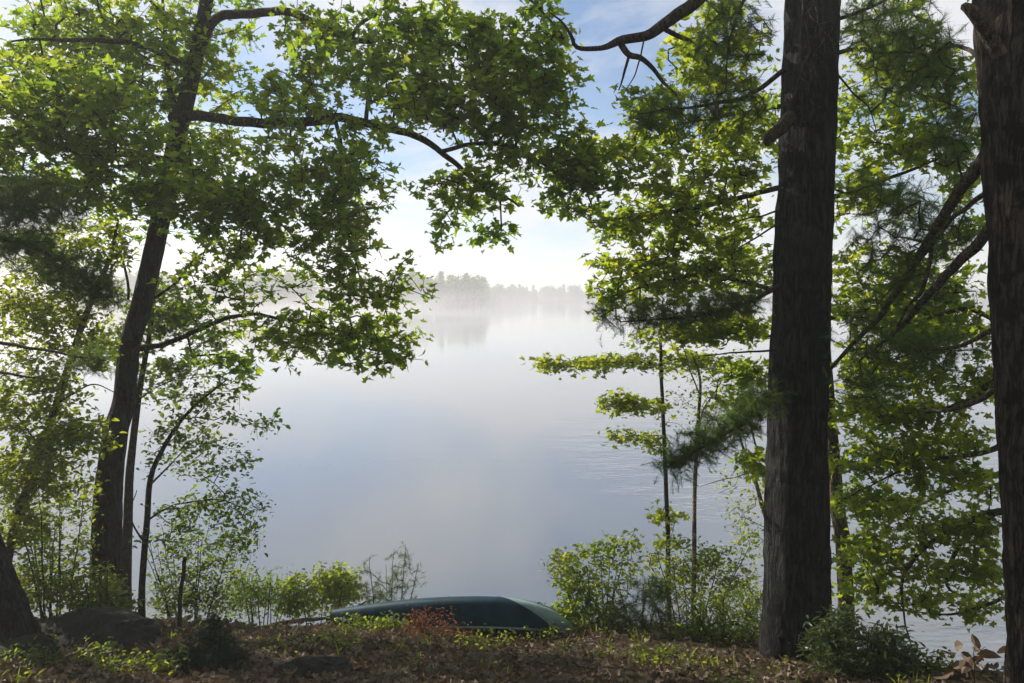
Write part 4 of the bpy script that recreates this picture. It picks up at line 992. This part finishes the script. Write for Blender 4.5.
# ------------------------------------------------------------------ the upturned boat
def boat():
    A = P(341, 627, 11.6); B = P(577, 634, 10.0)
    A[2] = float(H(A[0], A[1])); B[2] = float(H(B[0], B[1]))
    ax = B - A; Lh = np.linalg.norm(ax[:2]); ax = np.array([ax[0], ax[1], 0]) / Lh
    dz = (B[2] - A[2]) / Lh
    perp = np.array([-ax[1], ax[0], 0])           # away from the camera
    mid = (A + B) / 2
    sl = (float(H(*(mid + perp * .45)[:2])) - float(H(*(mid - perp * .45)[:2]))) / .9
    sl -= .16
    root = thing('upturned_boat', mid, 'dark teal rowing boat lying upside down on the leaf-strewn bank', 'boat')
    nu, nv = 60, 33
    t = np.linspace(0, 1, nu)
    # plan half-width, keel height along the length: blunt stern at t=0, curved bow at t=1
    bw = .44 * (np.clip(1 - ((t - .42) / .58).clip(0) ** 2.6, 0, 1) ** .62) * (1 - .30 * ((.42 - t) / .42).clip(0) ** 1.6)
    kh = .52 * (1 - .1 * ((.45 - t) / .45).clip(0) ** 1.4) * np.clip(1 - ((t - .58) / .42).clip(0) ** 2.7, 0, 1) ** .6
    bw = np.maximum(bw, .012); kh = np.maximum(kh, .02)
    s = np.linspace(-1, 1, nv)
    ang = s * math.pi / 2
    ex = .6
    cx_ = np.sign(np.sin(ang)) * np.abs(np.sin(ang)) ** ex
    cz_ = np.abs(np.cos(ang)) ** .5
    lift = .0 + .05 * np.sin(np.pi * t)             # sheer: the rim touches near the ends

    def pt(tt, wy, z, li):
        return mid + ax * ((tt - .5) * Lh) + perp * wy + np.array([0, 0, 1.]) * ((tt - .5) * Lh * dz + z + li + wy * sl)
    V = np.array([[pt(t[i], bw[i] * cx_[j], kh[i] * cz_[j] + .015 * math.exp(-(s[j] / .05) ** 2) * (kh[i] > .1), lift[i]) for j in range(nv)] for i in range(nu)])
    inner = np.array([[pt(t[i], (bw[i] - .012) * cx_[j], (kh[i] - .015) * cz_[j], lift[i]) for j in range(nv)] for i in range(nu)])
    idx = np.arange(nu * nv).reshape(nu, nv)
    def quads(ix):
        a, b, c, d = ix[:-1, :-1], ix[:-1, 1:], ix[1:, 1:], ix[1:, :-1]
        return np.concatenate([np.stack([a, b, c], -1).reshape(-1, 3), np.stack([a, c, d], -1).reshape(-1, 3)])
    mb = MB()
    mb.add(V.reshape(-1, 3), quads(idx), 0, True)
    mb.add(inner.reshape(-1, 3), quads(idx)[:, ::-1], 0, True)
    paint = plain('teal_hull_paint', (.003, .034, .060), .6, .45, 4, .12)
    mb.build('hull', paint, root)
    # transom closing the stern
    ring = V[0]; c0 = ring.mean(0)
    mb = MB(); mb.add(np.vstack([ring - ax * .004, c0 - ax * .004]), [(j, j + 1, nv) for j in range(nv - 1)] + [(nv - 1, 0, nv)])
    mb.build('transom', plain('stern_panel', (.05, .12, .13), .4, .2, 6), root)
    # sunlit side of the bow, painted in as a lighter rounded shell, 3 mm proud of the hull
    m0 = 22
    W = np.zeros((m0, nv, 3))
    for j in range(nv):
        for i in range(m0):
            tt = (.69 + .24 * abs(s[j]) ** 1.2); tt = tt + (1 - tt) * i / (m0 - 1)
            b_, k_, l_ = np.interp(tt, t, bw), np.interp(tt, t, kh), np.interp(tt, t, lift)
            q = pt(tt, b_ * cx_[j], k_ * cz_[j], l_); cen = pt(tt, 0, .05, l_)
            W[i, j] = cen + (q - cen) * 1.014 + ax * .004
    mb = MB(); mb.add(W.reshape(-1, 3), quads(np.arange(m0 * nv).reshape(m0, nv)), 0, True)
    mb.build('lit_bow_shell', plain('sunlit_bow_tone', (.2, .3, .31), .55, .25, 5, .3), root)
    # rim
    trim = plain('pale_rim', (.16, .24, .24), .4, .2, 9)
    for side in (0, nv - 1):
        mb = MB()
        line = V[::3, side]; tube(mb, line, np.full(len(line), .017), 8, .1, 0, 0, 0)
        mb.build('gunwale', trim, root)
    mb = MB(); line = V[2:-3:3, nv // 2] + [0, 0, .004]
    tube(mb, line, np.full(len(line), .012), 8, .1, 0, 0, 0)
    mb.build('keel', trim, root)
    # bench seats seen only from below, still part of the boat
    for tt in (.25, .58):
        i = int(tt * (nu - 1)); wv = bw[i] * .93
        a = pt(tt - .03, -wv, .1, lift[i]); b = pt(tt + .03, -wv, .1, lift[i]); c = pt(tt + .03, wv, .1, lift[i]); d = pt(tt - .03, wv, .1, lift[i])
        up = np.array([0, 0, .02])
        mb = MB(); mb.add([a, b, c, d, a + up, b + up, c + up, d + up], [(0, 1, 2), (0, 2, 3), (4, 6, 5), (4, 7, 6), (0, 4, 5), (0, 5, 1), (1, 5, 6), (1, 6, 2), (2, 6, 7), (2, 7, 3), (3, 7, 4), (3, 4, 0)])
        mb.build('bench', trim, root)

    return V


HULL = boat()

# ------------------------------------------------------------------ sticks
def stick(name, label, pts, rad, seed, side=3, cat='stick', mat='deadlimb'):
    mb = MB(); g = np.random.default_rng(seed)
    p, r = tube(mb, Pv(pts), rad, 7, .05, .1, 0, 0, .012, seed)
    for q in range(side):
        s = p[int(len(p) * g.uniform(.3, .95))]
        tube(mb, [s, s + g.normal(0, .08, 3) + [0, 0, .06], s + g.normal(0, .14, 3) + [0, 0, .14]], [.006, .004, .002], 5, .05, 0, 0, 0, .004, q)
    tag(mb.build(name, BK[mat], loc=p[0]), label, cat)


stick('propped_branch', 'bare fallen branch propped slanting at the left tip of the boat', [(327, 634, 11.6), (328, 618, 11.6), (331, 616, 11.65), (348, 611, 11.9), (366, 602, 12.2)], [.03, .028, .026, .02, .012], 3, 5, 'branch', 'twig')
stick('dead_stub', 'short dead upright stem with a snapped top beside the forked sapling', [(179, 640, 10.4), (180, 600, 10.4), (183, 575, 10.4), (184, 558, 10.4)], [.035, .03, .028, .026], 11, 2, 'stump', 'twig')
stick('broken_stick', 'short dark broken stick poking up from the leaves below the boat', [(526, 690, 8.0), (521, 672, 8.2), (514, 655, 8.4)], [.022, .02, .014], 5, 1, 'stick', 'twig')
stick('fallen_stick', 'long thin stick lying across the leaves on the open bank', [(262, 655, 9.0), (300, 645, 9.6), (335, 645, 9.7)], [.012, .011, .006], 6, 3)
stick('shore_log', 'thin weathered log lying along the bank edge left of the boat', [(225, 640, 10.4), (262, 628, 11.0), (300, 620, 11.4), (330, 618, 11.6)], [.035, .04, .036, .02], 7, 3, 'log')
stick('lodged_stick', 'pale stick lying at the foot of the glossy bush', [(815, 682, 7.3), (850, 676, 7.5), (885, 678, 7.5)], [.014, .013, .008], 8, 1)

g = np.random.default_rng(19)
for i in range(16):
    x0 = g.uniform(-4.5, 3.2); y0 = g.uniform(7.3, 10.2); a = g.uniform(0, 6.28); ln = g.uniform(.3, .9)
    pts = []
    for q in range(5):
        xx = x0 + math.cos(a) * ln * q / 4 + g.normal(0, .02); yy = y0 + math.sin(a) * ln * q / 4 + g.normal(0, .02)
        pts.append([xx, yy, float(H(xx, yy)) + .035 + g.uniform(0, .03)])
    mb = MB(); r = g.uniform(.006, .014)
    tube(mb, pts, np.linspace(r, r * .4, 5), 6, .05, .1, 0, 0, .006, i)
    tag(mb.build('fallen_twig', BK['deadlimb'], loc=pts[0]), 'thin grey twig lying loose in the brown leaf litter', 'twig', 'twigs lying in the leaf litter')

# ------------------------------------------------------------------ leaf litter, moss and small plants on the ground
g = np.random.default_rng(77)
n = 26000
x = g.uniform(-9.5, 8, n); y = 6.2 + 7.2 * g.random(n) ** 1.15
z = H(x, y)
keep = (z > .1) & (vnoise(x * .9 + 5, y * .9 + 11) + g.normal(0, .18, n) > .2)
x, y, z = x[keep], y[keep], z[keep]; n = len(x)
C = np.stack([x, y, z + g.uniform(.008, .045, n)], 1)
a = g.uniform(0, 6.283, n); D = np.stack([np.cos(a), np.sin(a), g.normal(0, .25, n)], 1)
mb = MB()
CURLED = fan(mirror([(0, 0), (.16, .0), (.40, .10), (.27, .28), (.5, .52), (.32, .6), (.18, .76), (0, 1)]), (0, .4, -.12), .45, -.3)
g2 = np.random.default_rng(6)
hl = np.array([HULL[int(a), int(b)] for a, b in zip(g2.integers(6, 52, 16), g2.integers(13, 20, 16))]) + [0, 0, .012]
place_leaves(mb, CURLED, hl, np.stack([g2.normal(0, 1, 16), g2.normal(0, 1, 16), np.zeros(16)], 1), g2.uniform(.05, .09, 16), .15, 0, g2)
q = g.random(n) < .6
place_leaves(mb, CURLED, C[q], D[q], g.uniform(.04, .105, q.sum()), .6, 0, g)
q = ~q
place_leaves(mb, fan(mirror([(0, 0), (.2, .18), (.29, .42), (.2, .74), (0, 1)]), (0, .42, -.1), .5, -.25), C[q], D[q], g.uniform(.05, .10, q.sum()), .55, 0, g)
tag(mb.build('leaf_litter', LM['litter']), kind='stuff')

n = 1000
x = g.uniform(-9.5, 8, n); y = 6.2 + 7.4 * g.random(n)
z = H(x, y)
clump = vnoise(x * .8 + 31, y * .8 + 3)
keep = (z > .08) & (clump + g.normal(0, .1, n) > .60 - .12 * sstep(-2.5, -5, x) - .16 * sstep(2.8, 5, x))
x, y, z = x[keep], y[keep], z[keep]; n = len(x)
mb = MB()
k = 5
C = np.repeat(np.stack([x, y, z], 1), k, 0) + g.normal(0, .05, (n * k, 3)) * [1, 1, 0] + np.array([0, 0, 1]) * g.uniform(.02, .16, (n * k, 1))
a = g.uniform(0, 6.283, n * k); D = np.stack([np.cos(a), np.sin(a), g.uniform(0, .5, n * k)], 1)
place_leaves(mb, OVAL, C, D, g.uniform(.03, .065, n * k), .4, 0, g)
bl = np.repeat(np.stack([x, y, z - .02], 1), 3, 0) + g.normal(0, .04, (n * 3, 3)) * [1, 1, 0]
Dg = g.normal(0, .35, bl.shape); Dg[:, 2] = 1
place_leaves(mb, GRASS, bl, Dg, g.uniform(.1, .24, n * 3), .5, 0, g, 0.2)
tag(mb.build('ground_cover', LM['shrub']), kind='stuff')

# ------------------------------------------------------------------ render settings
for o in EMPTIES:
    if '_base' in o: del o['_base']
vs = SC.view_settings
SC.display_settings.display_device = 'sRGB'
vs.view_transform = 'Standard'; vs.look = 'None'; vs.gamma = 1; vs.use_curve_mapping = False
vs.exposure = EXPO
cy = SC.cycles
cy.max_bounces = 10; cy.diffuse_bounces = 3; cy.glossy_bounces = 3; cy.transmission_bounces = 6; cy.transparent_max_bounces = 8; cy.volume_bounces = 1
cy.use_denoising = True
cy.sample_clamp_indirect = 6
